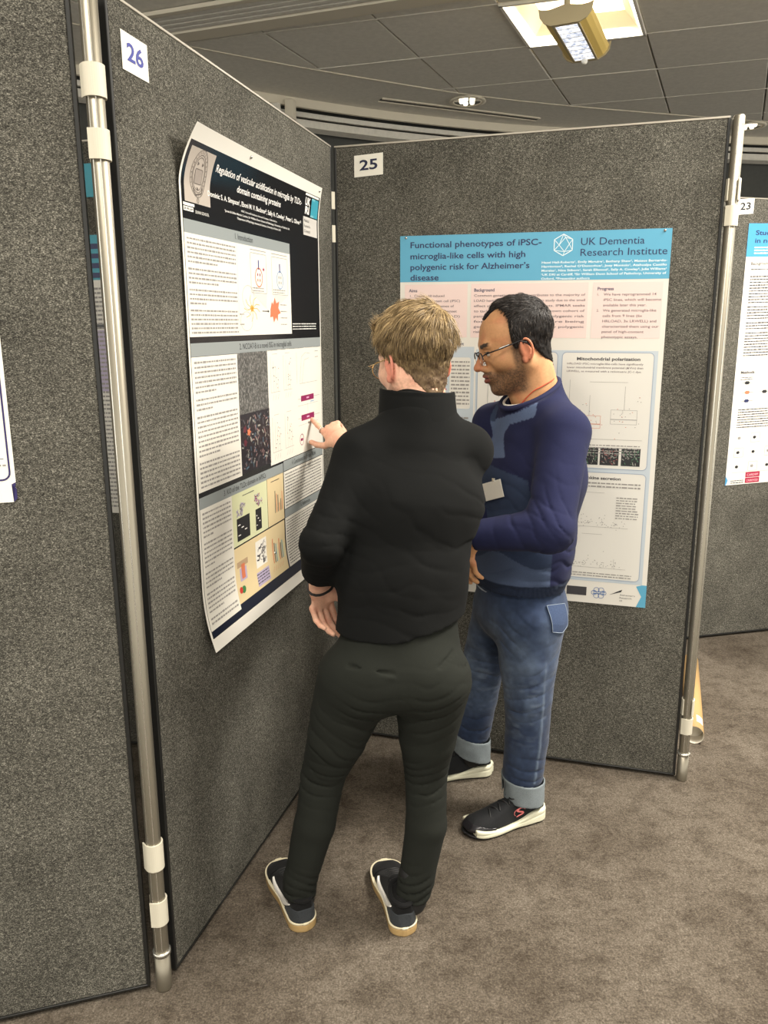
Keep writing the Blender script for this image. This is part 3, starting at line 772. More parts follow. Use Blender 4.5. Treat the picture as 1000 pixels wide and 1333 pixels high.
for (u0, u1, col) in ((.335, .432, OR), (.468, .578, ink('soft_blue', (128, 160, 196)))):
    a.rrect('diagram', GL, u0, .232, u1, .332, .003, .0014, .0009)
    c = (u0+u1)/2; a.ring('diagram', col, c, .292, .022, .024, .003, 16, .0010); a.line('diagram', ink('indigo', (60, 60, 130)), [(c, .248), (c, .272)], .006, .0010)
    for dx_ in (-.007, .007): a.disc('diagram', MG if col is OR else KT, c + dx_, .285, .003, .004, 8, .0011); a.disc('diagram', OR if col is OR else KT, c + dx_, .299, .003, .004, 8, .0011)
    a.line('diagram', KT, [(u0, .224), (u1, .224)], .002, .0009); a.words(KT, u0+.006, .316, u1-.02, .33, .007, .4)
a.disc('diagram', MG, .414, .270, .007, .006, 8, .0011, .5)
a.poly('diagram', ink('grey_wedge', (206, 204, 200)), [(.345, .334), (.430, .334), (.425, .372)], .0009); a.poly('diagram', ink('grey_wedge', (206, 204, 200)), [(.485, .334), (.575, .334), (.500, .365)], .0009)
NR = ink('neuron_orange', (226, 176, 84))
a.disc('diagram', NR, .335, .372, .014, .011, 12, .0011, .4)
for k in range(9):
    an = k*.72; a.line('diagram', NR, [(.335, .372), (.335 + .03*math.cos(an), .372 + .022*math.sin(an)), (.335 + .048*math.cos(an+.25), .372 + .034*math.sin(an+.25))], .0016, .0011)
a.ring('diagram', GL, .315, .345, .035, .030, .001, 24, .0009); a.ring('diagram', GL, .30, .405, .035, .024, .001, 24, .0009)
a.line('diagram', BK, [(.398, .378), (.435, .378)], .002, .0011); a.poly('diagram', BK, [(.433, .374), (.443, .378), (.433, .382)], .0011)
a.poly('diagram', OR, [(.452,.372),(.462,.352),(.470,.360),(.482,.340),(.492,.356),(.512,.350),(.505,.368),(.520,.382),(.502,.386),(.498,.404),(.486,.394),(.472,.408),(.466,.392),(.448,.394)], .0011)
a.words(KT, .520, .350, .565, .42, .018, .14); a.words(KT, .262, .375, .285, .43, .025, .12)
a.words(TW, .607, .408, .800, .430, .0075, .35, name='caption')
bar26(.008, .454, .836, .484, '2. NCOA7-B is a novel ISG in microglial cells', .34)
a.quad('section_box', PB, .008, .485, .236, .798, .0006); a.words(KT, .020, .492, .226, .792, .0112, .42, para=(6, 9, 18), name='small_text')
def micro_mat():
    m = mat('phase_contrast_print', (110, 108, 104), .5); N, L, B = nodes(m)
    n = noise(m, 130, 3, .7); r = ramp(m, n.outputs[0], ((.35, (56, 56, 54)), (.5, (88, 87, 84)), (.66, (140, 138, 134)))); L.new(r.outputs[0], B.inputs['Base Color']); return m
a.quad('micrograph', micro_mat(), .236, .483, .418, .640, .0006)
a.quad('micrograph_ground', ink('micro_dark', (40, 37, 42)), .236, .640, .420, .795, .0006)
dotted(a, .240, .645, .418, .79, (GRY, ink('m_dim', (84, 80, 84)), ink('m_pink', (140, 112, 110)), ink('m_blue', (78, 98, 112)), ink('m_dim', (84, 80, 84))), 150, .0042)
for u_, v_, c_ in ((.262, .68, ink('m_maroon', (90, 40, 50))), (.285, .69, OR), (.262, .715, ink('m_maroon', (90, 40, 50)))): a.disc('micrograph', c_, u_, v_, .012, .012, 10, .0012, .4)
a.quad('section_box', PB, .418, .482, .834, .804, .0006)
for cu, v0, v1 in ((.455, .50, .60), (.545, .50, .60), (.455, .67, .77), (.545, .67, .77)):
    a.line('chart', KT, [(cu-.018, v0), (cu-.018, v1)], .0009, .0009); a.line('chart', KT, [(cu-.018, v1), (cu+.045, v1)], .0009, .0009)
    a.line('chart', KT, [(cu-.005, v0-.006), (cu+.03, v0-.006)], .0009, .0009)
    for k in range(3):
        a.line('chart', KT, [(cu-.008+k*.018, v1+.022), (cu-.001+k*.018, v1+.008)], .0009, .0009); a.line('chart', KT, [(cu+k*.016, v0+.014+k*.016), (cu+k*.016, v1)], .0007, .0009)
    for k in range(12): a.disc('chart', KD if k % 3 else OR, cu + rng.uniform(-.004, .04), rng.uniform(v0+.01, v1-.01), .0022, .0015, 6, .0010)
a.line('chart', KT, [(.628, .495), (.628, .588)], .001, .0009); a.line('chart', KT, [(.650, .590), (.800, .590)], .001, .0009); a.line('chart', KT, [(.650, .590), (.668, .510), (.70, .498), (.74, .502)], .001, .0009); a.line('chart', KT, [(.668, .590), (.69, .520), (.73, .515)], .001, .0009)
for vv in (.496, .514): a.disc('chart', KD, .785, vv, .002, .002, 6, .0009); a.line('chart', KT, [(.79, vv), (.81, vv)], .002, .0009)
MGB = ink('magenta_box', (134, 34, 82))
for v0, v1 in ((.628, .645), (.687, .705)):
    a.line('diagram', KT, [(.63, (v0+v1)/2), (.815, (v0+v1)/2)], .001, .0009); a.quad('diagram', MGB, .656, v0, .764, v1, .0011); a.line('diagram', ink('pink_word', (210, 160, 190)), [(.70, (v0+v1)/2), (.722, (v0+v1)/2)], .005, .0013)
    a.line('diagram', KT, [(.63, v1+.012), (.80, v1+.012)], .0008, .0009); a.line('diagram', ink('soft_blue', (128, 160, 196)), [(.735, v1+.006), (.765, v1+.006)], .003, .0009)
a.line('diagram', KT, [(.711, .655), (.711, .682)], .0009, .0009); a.disc('diagram', BK, .716, .716, .004, .004, 8, .0011); a.line('diagram', KT, [(.711, .725), (.711, .755)], .0009, .0009)
a.ring('diagram', MGB, .655, .762, .016, .017, .002, 18, .0010); a.line('diagram', MGB, [(.645, .762), (.665, .762)], .008, .0011)
bar26(.008, .810, .502, .838, '3. KO of the TLDc domain in hiPSCs', .25); bar26(.506, .806, .834, .836, '4. Conclusions and Future Work', .20)
a.quad('section_box', PB, .008, .838, .170, 1.140, .0006); a.words(KT, .018, .845, .162, 1.13, .0112, .42, para=(5, 11, 15, 20), name='small_text', wl=.01)
a.quad('section_box', OL, .170, .838, .384, .976, .0006); a.quad('section_box', TAN, .386, .836, .500, .976, .0006); a.quad('section_box', TAN, .170, .980, .498, 1.128, .0006)
for u0, v0, u1, v1 in ((.192, .905, .268, .966), (.305, .905, .342, .965)):
    a.quad('gel_image', BK, u0, v0, u1, v1, .0009)
    for k in range(4): a.line('gel_image', WH, [(u0 + (u1-u0)*(.08+.25*(k % 3)), v0 + (v1-v0)*(.3+.15*k)), (u0 + (u1-u0)*(.26+.25*(k % 3)), v0 + (v1-v0)*(.3+.15*k))], .0025, .0011)
LV = ink('lavender', (176, 164, 190))
for u_, v_ in ((.225, .880), (.315, .875), (.33, .892), (.21, .892)): dotted(a, u_-.018, v_-.014, u_+.022, v_+.01, (LV, MG if u_ > .3 else LV, KT), 22, .003, 'chart')
a.line('chart', KD, [(.23, .850), (.30, .850)], .002, .0009); a.line('chart', KD, [(.41, .850), (.47, .850)], .002, .0009)
for k in range(6): a.quad('chart', OR if k % 2 else KD, .435 + k*.010, .94 - (.06, .05, .045, .02, .03, .05)[k], .439 + k*.010, .945, .0009)
a.quad('chart', ink('tan_dark', (176, 150, 120)), .182, 1.020, .245, 1.036, .0009); a.quad('chart', LV, .195, 1.04, .235, 1.075, .0009); a.quad('chart', OR, .205, 1.03, .225, 1.07, .0011); a.disc('chart', ink('leaf', (60, 120, 70)), .205, 1.098, .012, .010, 10, .0011); a.disc('chart', ink('berry', (190, 60, 50)), .190, 1.096, .009, .009, 10, .0012)
a.quad('chart', PB, .295, .995, .365, 1.070, .0009); dotted(a, .305, 1.0, .36, 1.07, (KD, KT), 40, .004, 'chart'); a.quad('chart', LV, .29, 1.082, .37, 1.12, .0009); a.words(KD, .29, 1.084, .368, 1.118, .008, .4)
for k in range(8): a.quad('chart', (OR, KD, TE, OL)[k % 4], .405 + k*.011, 1.085 - (.07, .055, .05, .03, .06, .045, .05, .04)[k], .410 + k*.011, 1.088, .0009)
for k in range(5): a.line('chart', OR, [(.395 + k*.016, 1.11), (.405 + k*.016, 1.097)], .0012, .0009)
a.quad('section_box', PB, .506, .838, .832, .950, .0006); a.words(KD, .514, .843, .826, .946, .0094, .34, ragged=.06)
bar26(.506, .952, .834, .977, '5. References', .08)
a.quad('section_box', PB, .506, .978, .832, 1.128, .0006); a.words(KD, .514, .984, .826, 1.122, .0082, .34, ragged=.1)
a.done()
M['pin'] = mat('steel_pin', (200, 198, 190), .2, .9)
for sh in (a25, b26):
    for u, v in ((.02, .006), (.82, .006)) if sh is a25 else ((.30, .012), (.82, .012), (.42, 1.06)):
        p = sh.pt(u, v, 0); b = MB(); b.lathe(p, [(.0, .004), (.003, .0035), (.0045, .001), (.0045, 0)], 12, sh.B.n); b.build('pin', M['pin'], sh.root)

# ---- poster on board 23, cut by the pole and the picture edge
a = Sheet(B23, .120 + .088, 1.990, .841, 1.205, .03, 'white research poster with blue banner on board 23 at the right picture edge')
BL2 = ink('mid_blue', (70, 150, 196))
a.quad('title_banner', BL2, .0, .0, .841, .145)
a.text('Study of microglia', NAVY, .040, .050, .020, .32, bold=.03); a.text('in neurons', NAVY, .040, .084, .020, .19, bold=.02)
a.words(LT, .040, .098, .40, .135, .0125, .5)
a.text('Background', KD, .030, .180, .0125, .10, bold=.02); a.words(KD, .032, .195, .30, .205, .01, .4); a.words(KD, .032, .225, .40, .60, .0128, .42, para=(9, 14, 17), name='small_text')
a.text('Methods', KD, .030, .672, .0135, .075, bold=.04); a.words(KD, .032, .685, .10, .70, .009, .4)
MR = ink('maroon', (120, 40, 50))
for k, (u_, v_, c_) in enumerate(((.07, .715, BK), (.075, .760, OR), (.075, .800, NAVY), (.17, .76, BK), (.26, .74, TE))):
    a.disc('figure', c_, u_, v_, .016, .009, 12, .0008, .2); a.line('figure', KD, [(u_-.03, v_), (u_+.035, v_)], .0015, .0007)
a.words(KD, .034, .835, .40, .93, .012, .42, name='small_text')
for r in range(3):
    for k in range(4):
        u_, v_ = .035 + k*.085, .955 + r*.07
        if (k + r) % 2: a.rrect('figure', GL, u_, v_, u_+.05, v_+.045, .003, .0015, .0007)
        a.disc('figure', BK if (k+r) % 3 else KT, u_+.02, v_+.022, .010, .008, 5, .0009)
a.line('rule', GL, [(.03, 1.145), (.80, 1.145)], .001, .0007)
for k in range(2):
    a.quad('logo', ink('crimson', (164, 24, 60)), .110, 1.147 + k*.028, .190, 1.172 + k*.028, .0008); a.text('CARDIFF' if k == 0 else 'CAERDYDD', ink('pale_pink2', (240, 200, 206)), .150, 1.166 + k*.028, .011, .064, 'CENTER', lift=.0011)
a.poly('corner_mark', BL2, [(0, 1.160), (.014, 1.18), (.004, 1.205), (0, 1.205)], .0006)
a.words(KD, .03, 1.18, .10, 1.20, .01, .4)
a.done()

# ---- poster on the left board, only its right edge in view
a = Sheet(BL, 0.373, 1.610, .669, .437, .0, 'white poster with navy outline at the left picture edge', paper=M['white'],
          shape=[(0, 0), (.669, 0), (.669, .398), (.661, .402), (.669, .410), (.662, .437), (0, .437)])
NL = ink('navy_line', (44, 36, 92))
a.rrect('border_line', NL, .02, -.0 + .02, .660, .393, .014, .0035)
a.line('rule', NL, [(.2, .352), (.652, .352)], .0012); a.words(KT, .40, .36, .655, .372, .009, .4); a.poly('corner_mark', NL, [(.669, .398), (.661, .402), (.669, .410), (.669, .43), (.662, .437), (.665, .42)], .0003)
a.done()
# ---- posters of the next booth, seen through the gap
a = Sheet(BG, .50, 1.815, .62, .92, 0, 'poster with teal banner glimpsed through the gap beside the left pole')
a.quad('title_banner', TE, 0, 0, .62, .14); a.words(NAVY, .02, .02, .6, .13, .03, .5, wl=.04); a.words(KT, .02, .16, .6, .9, .014, .45); a.quad('poster_ground', LV, .02, .30, .6, .50, .0009); a.quad('rule', DK, .0, .28, .62, .295, .0009); a.done()
a = Sheet(BG, .55, 2.03, .60, .10, 0, 'small teal card above the poster glimpsed through the gap', 'card', 'card'); a.quad('title_banner', TE, 0, 0, .60, .10); a.done()
# ------------------------------------------------------------------ implicit bodies: numpy distance fields turned into meshes
f32 = np.float32
def A3(*p): return np.array(p, dtype=float)
def nrm(v): v = np.asarray(v, float); return v / np.linalg.norm(v)
_rg = np.random.default_rng(5); _NG = _rg.random((32, 32, 32)).astype(f32)
def vnoise(P, sc, seed=0):
    q = P * sc + seed * 7.31; i = np.floor(q).astype(int); f = (q - i).astype(f32); f = f * f * (3 - 2 * f); out = 0
    for a in (0, 1):
        wa = f[:, 0] if a else 1 - f[:, 0]
        for b in (0, 1):
            wb = f[:, 1] if b else 1 - f[:, 1]
            for c in (0, 1):
                wc = f[:, 2] if c else 1 - f[:, 2]
                out = out + wa * wb * wc * _NG[(i[:, 0]+a) % 32, (i[:, 1]+b) % 32, (i[:, 2]+c) % 32]
    return out * 2 - 1
def smin(a, b, k):
    if k <= 0: return np.minimum(a, b)
    h = np.maximum(k - np.abs(a - b), 0) / k
    return np.minimum(a, b) - h * h * k * .25
def seg(a, b, ra, rb=None, side=None, sa=1, sb=None):
    a = A3(*a); b = A3(*b); rb = ra if rb is None else rb; sb = sa if sb is None else sb
    R = max(ra * max(sa, 1), rb * max(sb, 1)); lo = np.minimum(a, b) - R; hi = np.maximum(a, b) + R
    ab = b - a; L2 = ab @ ab + 1e-12
    if side is not None: side = nrm(side)
    def f(P):
        v = P - a; t = np.clip((v @ ab) / L2, 0, 1); v = v - t[:, None] * ab; r = ra + (rb - ra) * t; d2 = (v * v).sum(1)
        if side is not None:
            s_ = sa + (sb - sa) * t; vs = v @ side; d2 = np.maximum(d2 - vs * vs, 0) + (vs / s_) ** 2
            return (np.sqrt(d2) - r) * np.minimum(1, s_)
        return np.sqrt(d2) - r
    return lo, hi, f
def ell(c, r, axes=None):
    c = A3(*c); r = A3(*r); R = max(r); Rm = np.eye(3) if axes is None else np.array([nrm(x) for x in axes])
    def f(P):
        q = (P - c) @ Rm.T; k0 = np.sqrt(((q / r) ** 2).sum(1)) + 1e-9; k1 = np.sqrt(((q / r ** 2) ** 2).sum(1)) + 1e-9
        return k0 * (k0 - 1) / k1
    return c - R, c + R, f
def chain(pts, rs, k=0.0, **kw):
    """minimum of joined segments"""
    S_ = [seg(pts[i], pts[i+1], rs[i], rs[i+1], **kw) for i in range(len(pts)-1)]
    return group(S_, k)
def group(S_, k=0.0):
    lo = np.min([s[0] for s in S_], 0); hi = np.max([s[1] for s in S_], 0)
    def f(P):
        d = S_[0][2](P)
        for s in S_[1:]: d = smin(d, s[2](P), k)
        return d
    return lo, hi, f
class Field:
    def __init__(s): s.ops = []
    def u(s, prim, k=.02): s.ops.append(('u', prim, k)); return s
    def cut(s, prim, k=.003): s.ops.append(('c', prim, k)); return s
    def keep(s, fn): s.ops.append(('k', fn, 0)); return s       # intersection with fn(P) <= 0
    def disp(s, fn): s.ops.append(('d', fn, 0)); return s       # d += fn(P, d)
    def eval(s, P, stop=None):
        P = np.asarray(P, float)
        d = np.full(len(P), .3)
        for op, prim, k in s.ops:
            if op in 'uc':
                lo, hi, f = prim; m = .05 + k
                mk = np.all((P > lo - m) & (P < hi + m), 1)
                if not mk.any(): continue
                v = f(P[mk])
                d[mk] = smin(d[mk], v, k) if op == 'u' else -smin(-d[mk], v, k)
            elif op == 'k': d = np.maximum(d, prim(P))
            else:
                mk = np.abs(d) < .03
                if mk.any(): d[mk] = d[mk] + prim(P[mk], d[mk])
        return d
    def box(s):
        U = [p for o, p, k in s.ops if o == 'u']
        return np.min([p[0] for p in U], 0) - .02, np.max([p[1] for p in U], 0) + .02
def axis_nodes(lo, hi, h, fine):
    out = [lo]
    while out[-1] < hi:
        x = out[-1]; st = h
        for a, b, hf in fine:
            if a <= x < b: st = min(st, hf)
        out.append(x + st)
    return np.array(out)
def mesh_field(F_, h=.004, fine=((), (), ()), lohi=None):
    lo, hi = lohi or F_.box()
    ax = [axis_nodes(lo[i], hi[i], h, fine[i]) for i in range(3)]
    n = [len(a) for a in ax]; st = 4
    ci = [np.arange(0, n[i] - 1, st) for i in range(3)]
    cc = [ (ax[i][ci[i]] + ax[i][np.minimum(ci[i] + st, n[i]-1)]) / 2 for i in range(3)]
    hh = [ (ax[i][np.minimum(ci[i] + st, n[i]-1)] - ax[i][ci[i]]) / 2 for i in range(3)]
    G = np.stack(np.meshgrid(*cc, indexing='ij'), -1).reshape(-1, 3)
    Hh = np.stack(np.meshgrid(*hh, indexing='ij'), -1).reshape(-1, 3)
    dc = F_.eval(G); R = np.sqrt((Hh ** 2).sum(1))
    act = np.abs(dc) < R * 1.35 + .004
    D = np.ones(n, f32) * .3
    # signs for quiet blocks
    sg = np.sign(dc).reshape([len(c) for c in ci])
    for i in range(3): sg = np.repeat(sg, st, axis=i)
    sh = [min(sg.shape[i], n[i]) for i in range(3)]
    D[:sh[0], :sh[1], :sh[2]] = .3 * sg[:sh[0], :sh[1], :sh[2]]
    I = np.stack(np.meshgrid(*ci, indexing='ij'), -1).reshape(-1, 3)[act]
    mark = np.zeros(n, bool)
    o = np.arange(st + 1)
    O = np.stack(np.meshgrid(o, o, o, indexing='ij'), -1).reshape(-1, 3)
    J = (I[:, None, :] + O[None]).reshape(-1, 3); J = np.minimum(J, np.array(n) - 1)
    mark[J[:, 0], J[:, 1], J[:, 2]] = True
    K_ = np.argwhere(mark)
    P = np.stack([ax[i][K_[:, i]] for i in range(3)], 1)
    D[K_[:, 0], K_[:, 1], K_[:, 2]] = F_.eval(P)
    ins = D < 0
    c8 = [ins[a:n[0]-1+a, b:n[1]-1+b, c:n[2]-1+c] for a in (0, 1) for b in (0, 1) for c in (0, 1)]
    cnt = sum(c.astype(np.int8) for c in c8); cells = np.argwhere((cnt > 0) & (cnt < 8))
    off = np.array([(a, b, c) for a in (0, 1) for b in (0, 1) for c in (0, 1)])
    cv = np.stack([D[cells[:, 0]+o_[0], cells[:, 1]+o_[1], cells[:, 2]+o_[2]] for o_ in off], 1).astype(float)
    cp = np.stack([np.stack([ax[i][cells[:, i]+o_[i]] for i in range(3)], 1) for o_ in off], 1)
    acc = np.zeros((len(cells), 3)); num = np.zeros(len(cells))
    for i in range(8):
        for j in range(i+1, 8):
            if np.abs(off[i]-off[j]).sum() == 1:
                x = (cv[:, i] < 0) != (cv[:, j] < 0); t = np.where(x, cv[:, i] / np.where(x, cv[:, i]-cv[:, j], 1), 0)
                acc += np.where(x[:, None], cp[:, i] + (cp[:, j]-cp[:, i]) * t[:, None], 0); num += x
    V = acc / num[:, None]
    idx = np.full([n[0], n[1], n[2]], -1, np.int32); idx[cells[:, 0], cells[:, 1], cells[:, 2]] = np.arange(len(cells))
    Q = []
    for a in range(3):
        b, c = (a+1) % 3, (a+2) % 3
        s0 = [slice(None)]*3; s1 = [slice(None)]*3; s0[a] = slice(0, n[a]-1); s1[a] = slice(1, n[a])
        i0, i1 = ins[tuple(s0)], ins[tuple(s1)]
        E_ = np.argwhere(i0 != i1); E_ = E_[(E_[:, b] > 0) & (E_[:, c] > 0) & (E_[:, b] < n[b]-1) & (E_[:, c] < n[c]-1)]
        fl = i0[E_[:, 0], E_[:, 1], E_[:, 2]]
        def g(db, dc_):
            e = E_.copy(); e[:, b] -= db; e[:, c] -= dc_; return idx[e[:, 0], e[:, 1], e[:, 2]]
        q = np.stack([g(1, 1), g(0, 1), g(0, 0), g(1, 0)], 1)
        q[~fl] = q[~fl][:, ::-1]; Q.append(q)
    Q = np.concatenate(Q); Q = Q[(Q >= 0).all(1)]
    return V, Q
def relax(V, Q, it=1, lam=.5):
    for _ in range(it):
        acc = np.zeros_like(V); num = np.zeros(len(V))
        for i, j in ((0, 1), (1, 2), (2, 3), (3, 0)):
            np.add.at(acc, Q[:, i], V[Q[:, j]]); np.add.at(num, Q[:, i], 1); np.add.at(acc, Q[:, j], V[Q[:, i]]); np.add.at(num, Q[:, j], 1)
        V = V * (1 - lam) + lam * acc / np.maximum(num, 1)[:, None]
    return V
def np_mesh(name, V, Q, m, parent, col=None):
    me = bpy.data.meshes.new(name); nv, nq = len(V), len(Q); k = Q.shape[1]
    me.vertices.add(nv); me.vertices.foreach_set('co', V.astype(f32).ravel())
    me.loops.add(nq * k); me.loops.foreach_set('vertex_index', Q.astype(np.int32).ravel())
    me.polygons.add(nq); me.polygons.foreach_set('loop_start', np.arange(0, nq * k, k, dtype=np.int32)); me.polygons.foreach_set('loop_total', np.full(nq, k, np.int32))
    me.polygons.foreach_set('use_smooth', np.ones(nq, bool)); me.update(calc_edges=True); me.validate()
    if col is not None:
        at = me.color_attributes.new('Col', 'FLOAT_COLOR', 'POINT')
        at.data.foreach_set('color', np.concatenate([col, np.ones((nv, 1))], 1).astype(f32).ravel())
    return link(name, me, m, parent)
def C_(*c): return np.array(srgb(*c))
def lerp(a, b, t): t = np.clip(t, 0, 1)[:, None]; return a * (1 - t) + b * t
def sstep(x, a, b): t = np.clip((x - a) / (b - a), 0, 1); return t * t * (3 - 2 * t)
class Frame:
    """local axes f (forwards), l (to the figure's left), u (up) about an origin"""
    def __init__(s, o, f, u=(0, 0, 1), sc=1.0):
        s.o = A3(*o); s.f = nrm(f); u = A3(*u); s.l = nrm(np.cross(u, s.f)); s.u = np.cross(s.f, s.l); s.s = sc
    def p(s, f, l, u): return s.o + (s.f * f + s.l * l + s.u * u) * s.s
    def v(s, f, l, u): return s.f * f + s.l * l + s.u * u
    def loc(s, P): q = (P - s.o) / s.s; return np.stack([q @ s.f, q @ s.l, q @ s.u], -1)
    def e(s, c, r, tilt=None): return ell(s.p(*c), A3(*r) * s.s, tilt or (s.f, s.l, s.u))
    def sg(s, a, b, ra, rb=None, **kw): return seg(s.p(*a), s.p(*b), ra * s.s, (rb if rb is not None else ra) * s.s, **kw)

def head(F_, H, face=True):
    k = H.s
    F_.u(H.e((-.014, 0, .044), (.097, .077, .084)), .03)
    F_.u(H.e((.022, 0, -.005), (.066, .066, .088)), .035 * k)
    for s in (1, -1):
        F_.u(H.sg((-.008, s*.052, -.045), (.062, s*.020, -.096), .020, .017), .03 * k)
    F_.u(H.e((.070, 0, -.101), (.020, .024, .017)), .02 * k)
    for s in (1, -1): F_.u(H.e((.050, s*.045, -.022), (.030, .020, .024)), .02 * k)
    F_.u(H.sg((.078, .030, .024), (.078, -.030, .024), .012), .02 * k)
    if face:
        for s in (1, -1):
            F_.cut(H.e((.098, s*.032, .004), (.020, .021, .013)), .014 * k)
            F_.u(H.e((.073, s*.031, .003), (.0145, .0150, .0125)), .002 * k)
            F_.u(H.sg((.082, s*.016, .0225), (.076, s*.044, .0245), .0052, .004), .008 * k)
            F_.u(H.sg((.0855, s*.020, .0105), (.0775, s*.043, .0075), .0030), .003 * k)
        F_.u(H.sg((.086, 0, .014), (.110, 0, -.026), .0075, .0105), .011 * k)
        F_.u(H.e((.1130, 0, -.0305), (.0115, .0125, .0095)), .008 * k)
        for s in (1, -1):
            F_.u(H.e((.1000, s*.0135, -.034), (.0105, .0075, .0080)), .005 * k)
            F_.cut(H.e((.104, s*.0075, -.0425), (.006, .0035, .004)), .002 * k)
        F_.u(H.e((.082, 0, -.060), (.016, .030, .022)), .02 * k)
        F_.u(H.sg((.0925, .018, -.0585), (.0995, 0, -.0565), .0046, .0058), .004 * k)
        F_.u(H.sg((.0925, -.018, -.0585), (.0995, 0, -.0565), .0046, .0058), .004 * k)
        F_.u(H.sg((.0900, .016, -.0685), (.0975, 0, -.0705), .0050, .0066), .004 * k)
        F_.u(H.sg((.0900, -.016, -.0685), (.0975, 0, -.0705), .0050, .0066), .004 * k)
        F_.cut(H.sg((.1040, .018, -.0632), (.1040, -.018, -.0632), .0030), .003 * k)
    for s in (1, -1):
        axs = (H.v(.94, s*.30, -.15), H.v(-.25, s*.95, 0), H.v(.15, 0, .98))
        F_.u(ell(H.p(-.012, s*.0765, -.014), A3(.0185, .0075, .031) * k, axs), .006 * k)
        # helix rim
        ring = [H.p(-.012 + .0165*math.cos(a) - .004*math.sin(a)*0, s*(.0830 + .006*(math.cos(a) < 0)*abs(math.cos(a))), -.010 + .028*math.sin(a)) for a in np.linspace(-1.9 + math.pi, 4.9 - math.pi + 1.7, 11)]
        ring = [H.p(-.012 - .0165*math.cos(a), s*(.0815 + .0055*max(0, math.cos(a))), -.010 + .0285*math.sin(a)) for a in np.linspace(-1.3, 3.0, 12)]
        F_.u(chain(ring, [.0036 * k] * 12), .003 * k)
        F_.cut(ell(H.p(-.010, s*.0875, -.008), A3(.0095, .0060, .017) * k, axs), .003 * k)
        F_.u(ell(H.p(-.002, s*.0800, -.037), A3(.0085, .0055, .0100) * k, axs), .004 * k)
        F_.u(H.e((.004, s*.0790, -.014), (.004, .004, .006)), .003 * k)
def hand(F_, wr, d, palm, side, curls, thumb, sc=1.0, k=.005, spread=.16, pr=.0125):
    """wr wrist; d towards the fingers; palm normal (out of the palm); side +1/-1 puts the thumb on +cross / -cross"""
    d = nrm(d); pn = nrm(palm - d * np.dot(palm, d)); t = np.cross(d, pn) * side
    wr = A3(*wr); P_ = lambda a, b, c: wr + (d * a + t * b + pn * c) * sc
    F_.u(seg(wr - d*.03*sc, P_(.02, 0, 0), .020*sc, .019*sc, side=t, sa=1.25, sb=1.5), .012)
    F_.u(seg(P_(.02, .002, 0), P_(.075, .004, -.002), .0135*sc, .0115*sc, side=t, sa=2.0, sb=3.1), .015)
    F_.u(seg(P_(.022, .020, .006), P_(.055, .026, .010), .0150*sc, .0110*sc), .012)
    fing = [(.030, .092, (.042, .026, .021), .0088), (.010, .096, (.046, .030, .022), .0090), (-.011, .091, (.042, .028, .021), .0085), (-.030, .082, (.033, .021, .019), .0075)]
    G_ = []; tips = []
    for i, (b, a, L, r) in enumerate(fing):
        c1, c2, c3 = curls[i]; p = P_(a - .012, b * .95, -.001); an = 0; sp = (b / .03) * spread * .5
        fd = nrm(d + t * sp); pts = [p]; rr = [r * 1.08 * sc]
        for l_, c_, rq in zip(L, (c1, c2, c3), (1.0, .92, .80)):
            an += c_; p = p + (fd * math.cos(an) + pn * math.sin(an)) * l_ * sc; pts.append(p); rr.append(r * rq * sc)
        G_.append(chain(pts, rr, .003)); tips.append((pts, pn))
    F_.u(group(G_, .0015), k)
    (a0, b0, c0), t1, t2, t3 = thumb
    pts = [P_(.024, .022, .006)]
    for v, l_ in ((t1, .044), (t2, .032), (t3, .026)):
        v = nrm(v); pts.append(pts[-1] + (d * v[0] + t * v[1] + pn * v[2]) * l_ * sc)
    F_.u(chain(pts, [.0135*sc, .0110*sc, .0098*sc, .0088*sc], .004), .010)
    return tips, pts
def folds(center, rad, axis, wl, amp, warp=.35, seed=1):
    """soft cloth creases across an axis, strongest at a centre"""
    c = A3(*center); ax = nrm(axis)
    def f(P, d):
        w = np.exp(-((P - c) ** 2).sum(1) / (rad * rad)); out = np.zeros(len(P)); mk = w > .03
        if mk.any():
            Q_ = P[mk]; n_ = vnoise(Q_, 9.0, seed); m_ = vnoise(Q_, 22.0, seed + 3)
            ph = ((Q_ - c) @ ax) / wl + n_ * warp * 2.2 + m_ * .25
            s_ = np.abs(np.sin(math.pi * ph)); s_ = 1.7 * np.exp(-s_ / .26) - .55
            out[mk] = w[mk] * amp * s_ * (.6 + .4 * m_)
        return out
    return f
def bumps(sc, amp, seed=0):
    return lambda P, d: vnoise(P, sc, seed) * amp

